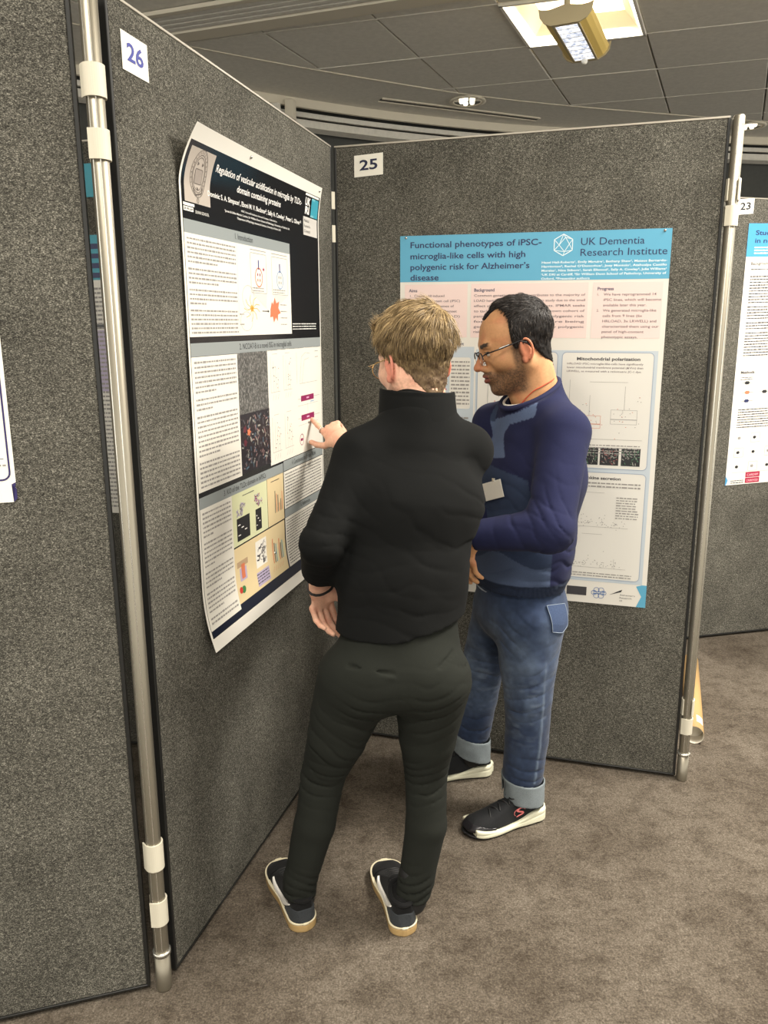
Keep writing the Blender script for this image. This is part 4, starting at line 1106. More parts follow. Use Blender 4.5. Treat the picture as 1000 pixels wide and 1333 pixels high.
# ------------------------------------------------------------------ shoes
def foot_outline(x, L):
    """half widths (outer, inner) of a sole at x metres from the heel"""
    t = x / L
    w = .0345 + .0125 * sstep(t, .38, .72); w = w * np.sqrt(np.clip(1 - np.clip(1 - t / .13, 0, 1) ** 2.2, .02, 1)) * np.sqrt(np.clip(1 - np.clip((t - .78) / .22, 0, 1) ** 2.3, .02, 1))
    c = np.interp(t, [0, .3, .6, .8, 1.0], [.0, .0, .0035, .005, .007])
    return w, c
class Shoe:
    def __init__(s, heel, toe_dir, L, right, pitch=0):
        s.F = Frame(heel, (*toe_dir[:2], pitch)); s.L = L; s.r = 1 if right else -1     # big toe side is +l for a right foot
    def q(s, P):
        q = s.F.loc(P); return q[:, 0], q[:, 1] * s.r, q[:, 2]
    def plan(s, x, y, grow=0):
        w, c = foot_outline(np.clip(x, 0, s.L), s.L); dx = np.maximum(np.maximum(-x, x - s.L), 0)
        # rounded heel and toe
        return np.where(dx > 0, np.hypot(dx, np.maximum(np.abs(y - c) - w, 0)), (np.abs(y - c) - w) * .8) - grow
    def prim(s, fn, zmax=.14):
        P = [s.F.p(x, y, z) for x in (-.02, s.L + .02) for y in (-.06, .06) for z in (-.01, zmax)]
        return np.min(P, 0), np.max(P, 0), fn
    def slab(s, z0, z1, grow=0, r=.003, spring=.0, x0=-1, x1=9):
        def f(P):
            x, y, z = s.q(P); zz = z - spring * np.maximum(0, (x / s.L - .72) / .28) ** 2
            a = s.plan(x, y, grow) + r; a = np.maximum(a, np.maximum(x0 - x, x - x1) + r)
            b = np.maximum(z0(x) - zz if callable(z0) else z0 - zz, zz - (z1(x) if callable(z1) else z1)) + r
            return np.minimum(np.maximum(a, b), 0) + np.hypot(np.maximum(a, 0), np.maximum(b, 0)) - r
        return s.prim(f)
    def upper(s, top, z0=.02, grow=-.003, lean=.55):
        """top: list of (t, height) along the foot; sides lean in as they rise"""
        tx = [t for t, h in top]; th = [h for t, h in top]
        def f(P):
            x, y, z = s.q(P); t = x / s.L; hh = np.interp(t, tx, th); w, c = foot_outline(np.clip(x, 0, s.L), s.L)
            w = np.maximum(w + grow, .004); zz = np.clip((z - z0) / np.maximum(hh - z0, .01), 0, 1.4)
            wt = np.interp(t, [0, .12, .35, .5, .8, 1], [.8, .78, .62, .6, .55, .3])
            ws = w * (1 - (1 - wt) * zz ** 1.6)
            a = (np.abs(y - c * (1 - zz * .5)) - ws) * .8
            a = np.maximum(a, np.maximum(-x - grow + (.012 - .006 * zz) * (zz > 0) * zz, x + .004 - s.L + .02 * zz ** 1.5) )
            b = (z - hh) * .8; r = .012
            a2, b2 = a + r, b + r
            top_ = np.minimum(np.maximum(a2, b2), 0) + np.hypot(np.maximum(a2, 0), np.maximum(b2, 0)) - r
            return np.maximum(top_, z0 - .004 - z)
        return s.prim(f)
# ------------------------------------------------------------------ materials of the two men
M['skin'] = attr_mat('skin', .52, .35, 0, 140, .12, .06, sss=.06)
M['knit_black'] = fabric('black_knit', (11, 12, 12), 900, 4, .95, .25, .0)
M['twill'] = fabric('dark_olive_twill', (29, 31, 27), 900, 5, .95, .2, .0)
M['sweat'] = attr_mat('sweatshirt_cloth', .95, .12, .03, 700, .2, .14)
M['denim'] = attr_mat('denim', .88, .2, .1, 800, .3, .2)
M['strand'] = attr_mat('hair_strands', .48, .4)
M['cap_hair'] = attr_mat('hair_mass', .7, .2)
M['gum'] = mat('gum_rubber', (166, 138, 92), .6); M['foxing'] = mat('cream_foxing', (206, 196, 168), .5)
M['suede'] = fabric('black_suede', (17, 17, 18), 600, 6, .9); M['greysuede'] = fabric('grey_suede', (50, 53, 56), 600, 8, .9)
M['stripe'] = mat('white_leather', (226, 222, 216), .45); M['mesh_black'] = fabric('black_mesh', (26, 27, 29), 1200, 8, .8)
M['foam'] = mat('white_foam_sole', (216, 214, 190), .6); M['rubber'] = mat('black_rubber', (22, 22, 23), .6); M['toe'] = mat('glossy_toe_film', (30, 29, 32), .28)
M['gold'] = mat('gold_wire', (206, 176, 120), .25, 1); M['lacquer'] = mat('black_frame', (22, 22, 26), .25); M['steelw'] = mat('silver', (220, 218, 214), .2, 1)
M['glass'] = mat('lens_glass', (225, 232, 236), .05, 0, .5, Alpha=.10)
M['band'] = mat('black_band', (28, 26, 26), .5)

def dark_ring(P, c, r, w): return np.exp(-((np.linalg.norm(P - A3(*c), axis=1) - r) / w) ** 2)
def strands(name, V, Nn, parent, H, m, n, dirf, lenf, liftf, colf, seed=1, w=.0009, maskf=None, segs=4):
    rg = np.random.default_rng(seed); idx = rg.integers(0, len(V), n)
    P0 = V[idx] + rg.normal(0, .0012, (n, 3)); N0 = Nn[idx]
    L = H.loc(P0); T = dirf(L, P0, rg); T = T - N0 * (T * N0).sum(1)[:, None]; T /= np.linalg.norm(T, axis=1)[:, None] + 1e-9
    ln = lenf(L, rg); lf = liftf(L, rg); ok = ln > .001
    P0, N0, T, ln, lf, L = P0[ok], N0[ok], T[ok], ln[ok], lf[ok], L[ok]; n = len(P0)
    B_ = np.cross(N0, T); R = .085
    pts = []; wob = rg.normal(0, .07, (n, 1))
    for k in range(segs + 1):
        s = (ln * k / segs)[:, None]
        pts.append(P0 - N0 * .002 + T * s + N0 * (lf[:, None] * s * (1 - .5 * s / (ln[:, None] + 1e-6)) - s ** 2 / (2 * R)) + B_ * (wob * s * (k / segs)))
    col = colf(L, P0, rg); VV = []; CC = []; ww = w * rg.uniform(.7, 1.3, (n, 1))
    for k in range(segs + 1):
        q = ww * (1 - .85 * (k / segs) ** 2); c = pts[k]
        VV += [c + B_ * q, c - B_ * q, c + N0 * q * 1.1]; CC += [col * (.8 + .2 * k / segs)] * 3
    VV = np.stack(VV, 1).reshape(-1, 3); CC = np.stack(CC, 1).reshape(-1, 3); m3 = 3 * (segs + 1)
    base = (np.arange(n) * m3)[:, None, None]; Q = []
    for k in range(segs):
        for a in range(3): Q.append([k*3+a, k*3+(a+1) % 3, (k+1)*3+(a+1) % 3, (k+1)*3+a])
    Q = (np.array(Q)[None] + base).reshape(-1, 4)
    o = np_mesh(name, VV, Q, m, parent, CC); o['kind'] = 'stuff'; return o
def vnormals(V, Q):
    fn = np.cross(V[Q[:, 2]] - V[Q[:, 0]], V[Q[:, 3]] - V[Q[:, 1]]); N_ = np.zeros_like(V)
    for i in range(4): np.add.at(N_, Q[:, i], fn)
    return N_ / (np.linalg.norm(N_, axis=1)[:, None] + 1e-12)
def SNAP(F_, p, off=0.0):
    p = A3(*p)
    for _ in range(25):
        P = np.array([p, p + (1e-3, 0, 0), p + (0, 1e-3, 0), p + (0, 0, 1e-3)]); d = F_.eval(P); g = (d[1:] - d[0]) / 1e-3; p = p - g / (np.linalg.norm(g) + 1e-9) * (d[0] - off) * .8
    return p
def plane_cut(p, d, r=.08):
    p = A3(*p); d = nrm(d)
    return p - r, p + r, lambda P: np.maximum(-((P - p) @ d), np.linalg.norm(P - p, axis=1) - r)
def rim_tube(H, c, ru, rv, fdir, r, n=24, a0=0, a1=2*math.pi, sw=0):
    out = []
    for k in range(n + 1):
        a = a0 + (a1 - a0) * k / n
        out.append(H.p(c[0] - abs(math.cos(a)) * 0 - sw * math.cos(a), c[1] + ru * math.cos(a), c[2] + rv * math.sin(a)))
    return out

# ================================================================== the man in black, seen from behind, pointing
manA = empty('person', (-.08, 1.78, 0), 'person in black sweater and dark trousers seen from behind, pointing at the dark poster', 'person')
HA = Frame((.074, 1.862, 1.424), (-.56, .81, -.16), sc=.98)
SA = nrm((.966, .26, 0))
W_R = A3(-.129, 2.365, 1.174); D_R = nrm((-.52, .66, .55))
EL_L = A3(-.140, 1.655, 1.035); WR_L = A3(-.160, 1.828, .892)
b = AF = Field()
b.u(seg((.04, 1.73, .74), (.045, 1.755, .93), .095, .085, side=SA, sa=1.35), .03).u(seg((.045, 1.755, .93), (.068, 1.785, 1.12), .085, .092, side=SA, sa=1.4), .03)
b.u(seg((.068, 1.785, 1.12), (.083, 1.81, 1.23), .092, .06, side=SA, sa=1.4), .03)
b.u(seg((-.045, 1.775, 1.215), (.195, 1.85, 1.215), .042), .03)
b.u(chain([(-.055, 1.768, 1.205), EL_L, WR_L], [.043, .034, .0255], .01), .02)
b.u(chain([(.205, 1.865, 1.205), (.075, 2.115, 1.125), W_R], [.043, .034, .026], .01), .02)
b.u(chain([(-.06, 1.725, .70), (-.158, 1.765, .405), (-.213, 1.738, .10)], [.074, .038, .028], .008), .03)
b.u(chain([(.110, 1.715, .70), (.104, 1.76, .405), (.074, 1.728, .10)], [.074, .038, .028], .008), .03)
b.u(seg((-.217, 1.735, .07), (-.27, 1.84, .036), .022, .014), .01).u(seg((.070, 1.725, .07), (.045, 1.85, .036), .022, .014), .01)
b.u(seg(HA.p(-.030, 0, -.030), (.083, 1.818, 1.27), .053, .062), .02)
head(b, HA)
tipsA, thA = hand(b, W_R, D_R, A3(.52, .35, -.70), 1, ((.06, .10, .06), (1.15, 1.35, .8), (1.25, 1.4, .8), (1.3, 1.4, .8)), ((.02, .02, 0), (.55, .80, .30), (.80, .58, .10), (.92, .38, -.05)), sc=.92)
hand(b, WR_L, A3(.02, .22, -.97), A3(.62, -.78, 0), -1, ((.35, .55, .3), (.45, .65, .4), (.5, .7, .4), (.55, .7, .4)), ((.02, .02, 0), (.75, .55, .35), (.88, .35, .3), (.95, .1, .3)), sc=.95)
V, Q = mesh_field(b, .0042, ((( -.26, .02, .0024),), ((1.78, 1.98, .0026), (2.3, 2.52, .0024)), ((.72, .90, .0026), (1.14, 1.6, .0024))))
L = HA.loc(V)
sk = np.tile(C_(228, 178, 152), (len(V), 1))
hl = np.linalg.norm(L, axis=1) < .16
sk = lerp(sk, C_(206, 128, 108), hl * sstep(np.abs(L[:, 1]), .074, .080) * .9)             # ears
sk = lerp(sk, C_(214, 140, 118), sstep(vnoise(V, 60, 3), .1, .7) * .35)
sk = lerp(sk, C_(150, 112, 88), hl * (L[:, 2] < -.03) * (L[:, 0] < .0) * sstep(vnoise(V, 300, 4), -.4, .6) * sstep(-L[:, 2], .03, .05) * sstep(-L[:, 2], .085, .06) * .35)
for tp, pn in tipsA[:1]:
    nl = tp[-1] - pn * .006; sk = lerp(sk, C_(232, 186, 168), (np.linalg.norm(V - nl, axis=1) < .006) * .8)
np_mesh('body', V, Q, M['skin'], manA, sk)

# sweater
s = Field()
s.u(chain([(-.057, 1.768, 1.208), EL_L, WR_L - nrm(WR_L - EL_L) * .035], [.060, .047, .043], .01), .02)
s.disp(folds(EL_L, .075, (0.2, .3, 1), .030, .0050, seed=2)).disp(folds(WR_L + (0, -.03, .03), .06, nrm(WR_L - EL_L), .019, .0055, seed=4))
dL_ = nrm(WR_L - EL_L); s.cut(plane_cut(WR_L - dL_ * .072, dL_, .10), .004)
s.u(chain([(.205, 1.862, 1.208), (.075, 2.115, 1.125), W_R - D_R * .01], [.060, .050, .038], .02), .03)
s.cut(plane_cut(W_R - D_R * .030, D_R, .07), .004)
s.u(seg((.040, 1.738, .800), (.046, 1.752, .93), .112, .104, side=SA, sa=1.42, sb=1.42), .03)
s.u(seg((.046, 1.752, .93), (.066, 1.78, 1.10), .104, .112, side=SA, sa=1.42, sb=1.46), .04)
s.u(seg((.066, 1.78, 1.10), (.080, 1.805, 1.215), .112, .085, side=SA, sa=1.46, sb=1.62), .04)
s.u(seg((.083, 1.815, 1.290), (-.050, 1.772, 1.226), .050, .050), .04).u(seg((.083, 1.815, 1.290), (.200, 1.852, 1.226), .050, .050), .04)
s.u(seg((.080, 1.81, 1.22), (.084, 1.822, 1.300), .082, .080, side=SA, sa=1.2, sb=1.06), .03)
s.keep(lambda P: .808 + .003 * np.sin(P[:, 0] * 30) + .22 * np.maximum(0, P[:, 0] - .04) - P[:, 2])
s.disp(folds((.19, 1.78, 1.08), .12, (.5, 0, 1), .05, .0038, seed=6)).disp(folds((.04, 1.68, .88), .12, (.1, 0, 1), .055, .0036, seed=8)).disp(folds((.06, 1.68, 1.02), .16, (.5, 0, .8), .07, .0022, seed=18)).disp(bumps(11, .0030, 2)).disp(bumps(26, .0010, 6))
s.disp(folds((-.08, 1.72, 1.10), .07, (.75, 0, .6), .035, .0035, seed=16))
# seams as fine grooves: raglan line and yoke
def groove(pts, w=.002, depth=.0022):
    G_ = chain([A3(*p) for p in pts], [w] * len(pts))
    return lambda P, d: depth * np.exp(-np.maximum(G_[2](P), 0) / .002)
s.disp(groove([(-.035, 1.715, 1.262), (-.02, 1.69, 1.22), (-.045, 1.665, 1.15), (-.06, 1.66, 1.08)]))
s.disp(groove([(-.10, 1.63, .835), (.04, 1.61, .832), (.18, 1.66, .86)]))
s.cut(seg((.04, 1.735, .72), (.042, 1.745, .815), .102, .094, side=SA, sa=1.42), .003)
V, Q = mesh_field(s, .0042); np_mesh('sweater', relax(V, Q, 1, .4), Q, M['knit_black'], manA)
# standing collar
c0, c1 = A3(.082, 1.818, 1.272), A3(.078, 1.838, 1.372)
s = Field(); s.u(seg(c0 - (0, 0, .02), c1 + (0, .01, .04), .089, .078, side=SA, sa=1.10), .01)
s.cut(seg(c0 - (0, 0, .04), c1 + (0, .01, .08), .0815, .070, side=SA, sa=1.10), .002)
s.keep(lambda P: P[:, 2] - (1.362 + .16 * (P[:, 1] - 1.80) * 0 - .05 * (P[:, 0] - .08) - .9 * np.maximum(0, P[:, 1] - 1.84)))
s.keep(lambda P: 1.245 - P[:, 2]); s.disp(folds((.08, 1.75, 1.32), .09, (0, 0, 1), .06, .002, seed=3))
V, Q = mesh_field(s, .0030); np_mesh('collar', relax(V, Q, 1, .4), Q, M['knit_black'], manA)
# trousers
t = Field()
t.u(seg((.035, 1.722, .725), (.042, 1.745, .84), .112, .098, side=SA, sa=1.42, sb=1.38), .03)
t.u(ell((-.040, 1.680, .690), (.090, .072, .080)), .04).u(ell((.096, 1.678, .695), (.090, .072, .080)), .04)
t.u(chain([(-.068, 1.722, .680), (-.120, 1.742, .520), (-.157, 1.765, .405), (-.180, 1.742, .275), (-.219, 1.736, .125), (-.223, 1.738, .085)], [.096, .072, .0540, .0520, .0430, .0430], .008), .030)
t.u(chain([(.112, 1.715, .680), (.107, 1.738, .520), (.104, 1.762, .405), (.104, 1.742, .275), (.080, 1.732, .125), (.072, 1.730, .085)], [.096, .070, .0540, .0520, .0435, .0435], .008), .016)
TF = Field(); TF.ops = list(t.ops)
t.keep(lambda P: .078 + .02 * np.sin(P[:, 0] * 40) * .3 - P[:, 2])
for (c, a, wl, am, r, sd) in (((-.157, 1.72, .41), (.25, 0, 1), .030, .0075, .070, 1), ((.098, 1.72, .41), (-.2, 0, 1), .030, .0075, .070, 2), ((-.21, 1.71, .105), (.35, .1, 1), .024, .0085, .060, 3), ((.07, 1.71, .105), (-.35, .1, 1), .024, .0085, .060, 4),
                              ((-.03, 1.64, .615), (.35, 0, 1), .034, .0062, .08, 5), ((.10, 1.63, .615), (-.3, 0, 1), .034, .0062, .09, 6), ((.03, 1.64, .60), (.0, 0, 1), .03, .003, .05, 7), ((-.13, 1.70, .52), (.5, 0, 1), .05, .0050, .10, 8), ((.17, 1.70, .72), (.6, 0, 1), .035, .004, .06, 9)):
    t.disp(folds(c, r, a, wl, am, seed=sd))
t.disp(bumps(14, .0028, 5))
t.disp(groove([(.030, 1.60, .82), (.028, 1.595, .72), (.028, 1.62, .62)], .001, .002))
# welt pockets: a raised lip with a groove above
def welt(p, q):
    a_, b_ = A3(*p), A3(*q); up_ = A3(0, 0, .008)
    g1 = chain([a_, b_], [.0015, .0015]); g2 = chain([a_ - up_, b_ - up_], [.002, .002])
    return lambda P, d: .0065 * np.exp(-(np.maximum(g1[2](P), 0) / .0034) ** 2) - .0035 * np.exp(-(np.maximum(g2[2](P), 0) / .004) ** 2)
t.disp(welt(SNAP(TF, (-.095, 1.60, .772)), SNAP(TF, (.020, 1.57, .757)))).disp(welt(SNAP(TF, (.145, 1.58, .778)), SNAP(TF, (.205, 1.64, .800))))
V, Q = mesh_field(t, .0040); np_mesh('trousers', relax(V, Q, 1, .2), Q, M['twill'], manA)

for p_, q_ in (((-.218, 1.737, .14), (-.220, 1.736, .062)), ((.073, 1.729, .14), (.071, 1.727, .062))):
    np_mesh('sock', *mesh_field(Field().u(seg(p_, q_, .0375, .035)), .004), M['rubber'], manA)
# skate shoes
def skate(heel, dr, right):
    sh = Shoe(heel, dr, .272, right); top = [(0, .085), (.10, .092), (.22, .088), (.34, .090), (.42, .094), (.55, .075), (.70, .056), (.85, .048), (.95, .036), (1, .028)]
    roots = []
    o = lambda nm, fld, m, par=None, h=.0024: np_mesh(nm, *mesh_field(fld, h), m, par or manA)
    s_ = o('shoe', Field().u(sh.upper(top, .022)), M['suede'])
    o('outsole', Field().u(sh.slab(0, .021, .002)), M['gum'], s_); o('foxing', Field().u(sh.slab(.0205, .0265, .0028, .0015)), M['foxing'], s_, .0018)
    def region(fn, grow):
        base = sh.upper(top, .022, grow=-.003 + grow); return (base[0], base[1], lambda P: np.maximum(base[2](P) - grow * .6, fn(*sh.q(P))))
    o('heel_counter', Field().u(region(lambda x, y, z: np.maximum(x - .075 + .25 * (z - .03), z - (.060 - .22 * np.maximum(x - .02, 0)))  , .0016)), M['greysuede'], s_, .0019)
    o('toe_cap', Field().u(region(lambda x, y, z: .172 - x + .6 * np.abs(y) + .25*(z-.03), .0016)), M['suede'], s_, .0022)
    def arc(x, y, z):
        u = (x - .038) / .14; mid = .047 + .030 * (np.clip(u, 0, 1) - .05) ** 1.2 + .010 * np.sin(np.clip(u, 0, 1) * 3.1); wd = .0080 * np.sin(np.clip(u, 0.02, .98) * 3.1416) ** .6 + .0005
        mid2 = .062 - .030 * np.sin(np.clip(u, 0, 1) * 2.6)
        return np.maximum(np.maximum(np.abs(z - mid2) - wd, np.maximum(-u, u - 1) * .14), .006 - np.abs(y))
    st = o('side_stripe', Field().u(region(arc, .0030)), M['stripe'], s_, .0017); st['label'] = 'curved white leather side stripe'
    # laces
    for k in range(5):
        x = .10 + .020 * k; z = float(np.interp(x / .272, [t_ for t_, h in top], [h for t_, h in top])) + .001
        mb = MB(); mb.tube([sh.F.p(x + .003 * abs(i), .010 * i / 1.0, z - .0022 * i * i) for i in np.linspace(-2.0, 2.0, 7)], .0026, 6); mb.build('lace', M['rubber'], s_)
    # padded collar
    mb = MB(); pts = [sh.F.p(.052 + .046 * math.cos(a), .030 * math.sin(a), .089 + .003 * math.cos(a)) for a in np.linspace(0, 2 * math.pi, 25)]; mb.tube(pts, .0062, 8, caps=False); mb.build('padded_collar', M['suede'], s_)
skate((-.204, 1.690, 0), (-.40, .90), False); skate((.049, 1.672, 0), (-.17, .985), True)

# his hair: short faded back and sides, longer swept top
capA = Field(); 
for op in (HA.e((-.014, 0, .044), (.097, .077, .084)), HA.e((.022, 0, -.005), (.066, .066, .088))): capA.u(op, .035)
capA.u(seg(HA.p(-.030, 0, -.030), (.083, 1.818, 1.27), .053, .062), .02)
def maskA(L):
    f, l, u = L[:, 0], np.abs(L[:, 1]), L[:, 2]
    hf = np.interp(u, [-.09, -.066, -.035, -.012, .015, .045, .075, .11, .15], [-.075, -.062, -.045, -.024, .012, .030, .046, .078, .11])
    return (hf - f) / .008
def thickA(P):
    L = HA.loc(P); f, l, u = L[:, 0], np.abs(L[:, 1]), L[:, 2]; m_ = sstep(maskA(L), -.5, 1.5)
    th = np.interp(u, [-.075, -.05, 0, .04, .08, .12], [.001, .003, .006, .010, .014, .014]) + .005 * sstep(f, .02, .09) * sstep(u, .03, .09)
    th = th + .0045 * vnoise(P, 38, 2) * sstep(u, -.02, .05) + .0022 * vnoise(P * A3(1, 1, 1), 110, 5)
    return -.006 + m_ * (th + .006)
capA.disp(lambda P, d: -thickA(P))
V, Q = mesh_field(capA, .0028, lohi=(HA.o - .17, HA.o + .19)); keepm = maskA(HA.loc(V)) > -1.0
Q = Q[keepm[Q].all(1)]; used = np.unique(Q); rm = np.full(len(V), -1); rm[used] = np.arange(len(used)); V = V[used]; Q = rm[Q]
WH_ = HA.p(-.082, -.020, .112)                       # the crown whorl
def colA(L, P, rg=None):
    n_ = vnoise(P, 120, 8) * .5 + vnoise(P, 400, 9) * .5; t = .45 + .55 * n_ + .30 * sstep(L[:, 2], .0, .12) - .25
    if rg is not None: t = t + rg.normal(0, .22, len(P))
    c = lerp(np.tile(C_(92, 74, 52), (len(P), 1)), C_(204, 176, 128), t)
    return lerp(c, C_(112, 88, 70), sstep(-L[:, 2], -.0, .05) * .5)
hairA = np_mesh('hair', V, Q, M['cap_hair'], manA, colA(HA.loc(V), V) * .62)
Nn = vnormals(V, Q)
def dirA(L, P, rg):
    d_ = P - WH_; r = np.linalg.norm(d_, axis=1)[:, None] + 1e-6; d_ = d_ / r
    sw = np.cross(np.tile(nrm(WH_ - HA.p(0, 0, .04)), (len(P), 1)), d_) * .35
    top_ = sstep(L[:, 2], .03, .10)[:, None]
    d_ = d_ + sw + HA.l[None] * (.35 * top_) - HA.u[None] * (.9 * (1 - top_)) + rg.normal(0, .11, P.shape); return d_
def lenA(L, rg):
    t = np.interp(L[:, 2], [-.075, -.05, 0, .05, .09], [.003, .006, .013, .028, .040]); t = t - .006 * sstep(L[:, 0], .03, .08) * sstep(L[:, 2], .04, .09)
    return t * rg.uniform(.6, 1.25, len(L)) * (maskA(L) > -.2)
strands('hair_strands', V, Nn, hairA, HA, M['strand'], 15000, dirA, lenA, lambda L, rg: rg.uniform(.06, .30, len(L)) + .12 * sstep(L[:, 0], .04, .09), colA, 3, .0009)
# his wire glasses
gl = MB(); GP = lambda f, l, u: HA.p(f, l, u)
for sd in (1, -1): gl.tube([GP(.1, sd*.034 + .023*math.cos(a), -.004 + .021*math.sin(a)) for a in np.linspace(0, 2*math.pi, 29)], .0011, 6, caps=False)
gl.tube([GP(.101, .011, .004), GP(.104, 0, .007), GP(.101, -.011, .004)], .0011, 6)
glo = gl.build('glasses', M['gold'], manA)
for sd in (1, -1):
    g_ = MB(); g_.tube([GP(.100, sd*.057, .004), GP(.094, sd*.071, .006), GP(.05, sd*.080, .006), GP(.0, sd*.0835, .010), GP(-.018, sd*.0835, .002), GP(-.028, sd*.082, -.018)], .0012, 6); g_.build('temple', M['gold'], glo)
    g_ = MB(); g_.add([GP(.1, sd*.034 + .022*math.cos(a), -.004 + .020*math.sin(a)) for a in np.linspace(0, 2*math.pi, 24, endpoint=False)], [tuple(range(24))]); g_.build('lens', M['glass'], glo)
# wristband and ring
dW = nrm(WR_L - EL_L); cW = WR_L + dW * .004; u1 = nrm(np.cross(dW, (1, 0, 0))); u2 = np.cross(dW, u1)
g_ = MB(); g_.tube([SNAP(AF, cW + (u1 * math.cos(a) + u2 * math.sin(a)) * .033, .0018) for a in np.linspace(0, 2*math.pi, 25)], .0034, 8, caps=False); wb = g_.build('wristband', M['band'], manA); wb['label'] = 'thin black wristband'
pk = tipsA[0][0]; ax_ = nrm(pk[1] - pk[0]); cR = pk[0] + ax_ * .010; u1 = nrm(np.cross(ax_, (0, 0, 1))); u2 = np.cross(ax_, u1)
g_ = MB(); g_.tube([cR + (u1 * math.cos(a) + u2 * math.sin(a)) * .0102 for a in np.linspace(0, 2*math.pi, 25)], .0019, 8, caps=False); rg_ = g_.build('ring', M['steelw'], manA); rg_['label'] = 'silver ring on the pointing finger'

# ================================================================== the man in the blue sweatshirt
manB = empty('person', (.40, 2.28, 0), 'bearded person in navy and steel blue sweatshirt and cuffed jeans, looking down in profile', 'person')
HB = Frame((.372, 2.235, 1.459), (-.955, -.06, -.27), sc=1.02)
FB = nrm((-.90, -.43, 0)); LB_ = nrm((.43, -.90, 0))
SHN, SHF = A3(.497, 2.110, 1.222), A3(.345, 2.405, 1.215)
ELN, ELF = A3(.440, 1.985, .985), A3(.290, 2.340, .965); WRN, WRF = A3(.236, 2.040, .952), A3(.205, 2.150, .945)
b = Field()
b.u(seg((.41, 2.27, .70), (.425, 2.26, .88), .105, .105, side=LB_, sa=1.25), .03).u(seg((.425, 2.26, .88), (.44, 2.26, 1.10), .105, .105, side=LB_, sa=1.35), .03)
b.u(seg((.44, 2.26, 1.10), (.452, 2.255, 1.235), .10, .06, side=LB_, sa=1.4), .03).u(seg(SHN, SHF, .045), .03)
b.u(chain([SHN, ELN, WRN], [.047, .038, .028], .01), .02).u(chain([SHF, ELF, WRF], [.047, .038, .028], .01), .02)
b.u(chain([(.435, 2.20, .68), (.437, 2.165, .42), (.432, 2.178, .10)], [.085, .05, .034], .02), .03)
b.u(chain([(.385, 2.35, .68), (.335, 2.395, .43), (.300, 2.425, .10)], [.085, .05, .034], .02), .03)
b.u(seg((.432, 2.178, .07), (.33, 2.13, .034), .022, .014), .01).u(seg((.300, 2.425, .07), (.19, 2.41, .034), .022, .014), .01)
b.u(seg(HB.p(-.034, 0, -.035), (.455, 2.258, 1.290), .058, .068), .02)
b.u(seg(HB.p(.02, 0, -.085), (.425, 2.248, 1.30), .036, .046), .03)
head(b, HB)
BF = b
hand(b, WRN, A3(-.10, .22, -.97), A3(.75, .62, -.1), -1, ((.25, .35, .2), (.25, .4, .2), (.3, .4, .2), (.35, .4, .2)), ((.02, .02, 0), (.75, .6, .3), (.9, .3, .3), (.95, .1, .3)), sc=.98)
hand(b, WRF, A3(-.35, -.50, -.60), A3(.75, .15, -.5), 1, ((.7, .8, .5), (.75, .9, .5), (.8, .9, .5), (.8, .9, .5)), ((.02, .02, 0), (.6, .75, .3), (.8, .5, .4), (.9, .3, .4)), sc=.98)
V, Q = mesh_field(b, .0042, (((.14, .30, .0030), (.30, .50, .0026)), ((2.02, 2.10, .0030), (2.12, 2.33, .0026)), ((.80, .96, .0028), (1.30, 1.60, .0022))))
L = HB.loc(V); f_, l_, u_ = L[:, 0], np.abs(L[:, 1]), L[:, 2]
sk = np.tile(C_(196, 146, 104), (len(V), 1)); hd = np.linalg.norm(L, axis=1) < .16
sk = lerp(sk, C_(188, 112, 82), sstep(vnoise(V, 40, 3), .0, .8) * .4)
sk = lerp(sk, C_(186, 108, 80), hd * sstep(l_, .074, .082) * .8)
sk = lerp(sk, C_(184, 112, 84), hd * sstep(f_, .095, .11) * (u_ > -.05) * .6)
grain = .72 + .28 * sstep(vnoise(V, 500, 5), -.5, .5)
beard = hd * sstep(-u_, .036 , .062 ) * sstep(f_, -.022, .012) * sstep(-u_, .135, .115)
beard = beard * (1 - sstep(f_, .070, .088) * sstep(u_, -.050, -.044))
beard = np.maximum(beard, hd * sstep(f_, .078, .086) * sstep(-u_, .0435, .048) * sstep(-u_, .0585, .0545) * (l_ < .032))
beard = np.maximum(beard, hd * sstep(f_, -.004, .006) * sstep(-f_, -.032, -.018) * sstep(-u_, -.045, .0) * sstep(l_, .05, .06) * .9)
sk = lerp(sk, C_(46, 36, 30), beard * grain * .88)
lips = hd * sstep(f_, .090, .0935) * (l_ < .0215) * sstep(-u_, .0535, .0555) * sstep(-u_, .0765, .0735)
sk = lerp(sk, C_(128, 66, 58), lips * .9); sk = lerp(sk, C_(40, 18, 16), hd * (f_ > .085) * (l_ < .02) * (np.abs(u_ + .0632) < .0016))
brow = hd * sstep(f_, .066, .072) * sstep(l_, .010, .014) * sstep(-l_, -.052, -.046) * (np.abs(u_ - .0245 - .003*(l_ > .03)) < .0050)
sk = lerp(sk, C_(34, 26, 22), brow * (.75 + .25 * grain))
eye = (np.abs(l_ - .031) < .0125) & (np.abs(u_ - .002) < .0045) & (f_ > .078) & hd
sk = lerp(sk, C_(214, 206, 196), eye * 1.0); iris = eye & (np.hypot(l_ - .031, u_ - .001) < .0050); sk = lerp(sk, C_(40, 26, 20), iris * 1.0)
lash = hd & (np.abs(l_ - .031) < .0145) & (np.abs(u_ - .0075) < .0016) & (f_ > .076); sk = lerp(sk, C_(24, 18, 16), lash * 1.0)
np_mesh('body', V, Q, M['skin'], manB, sk)

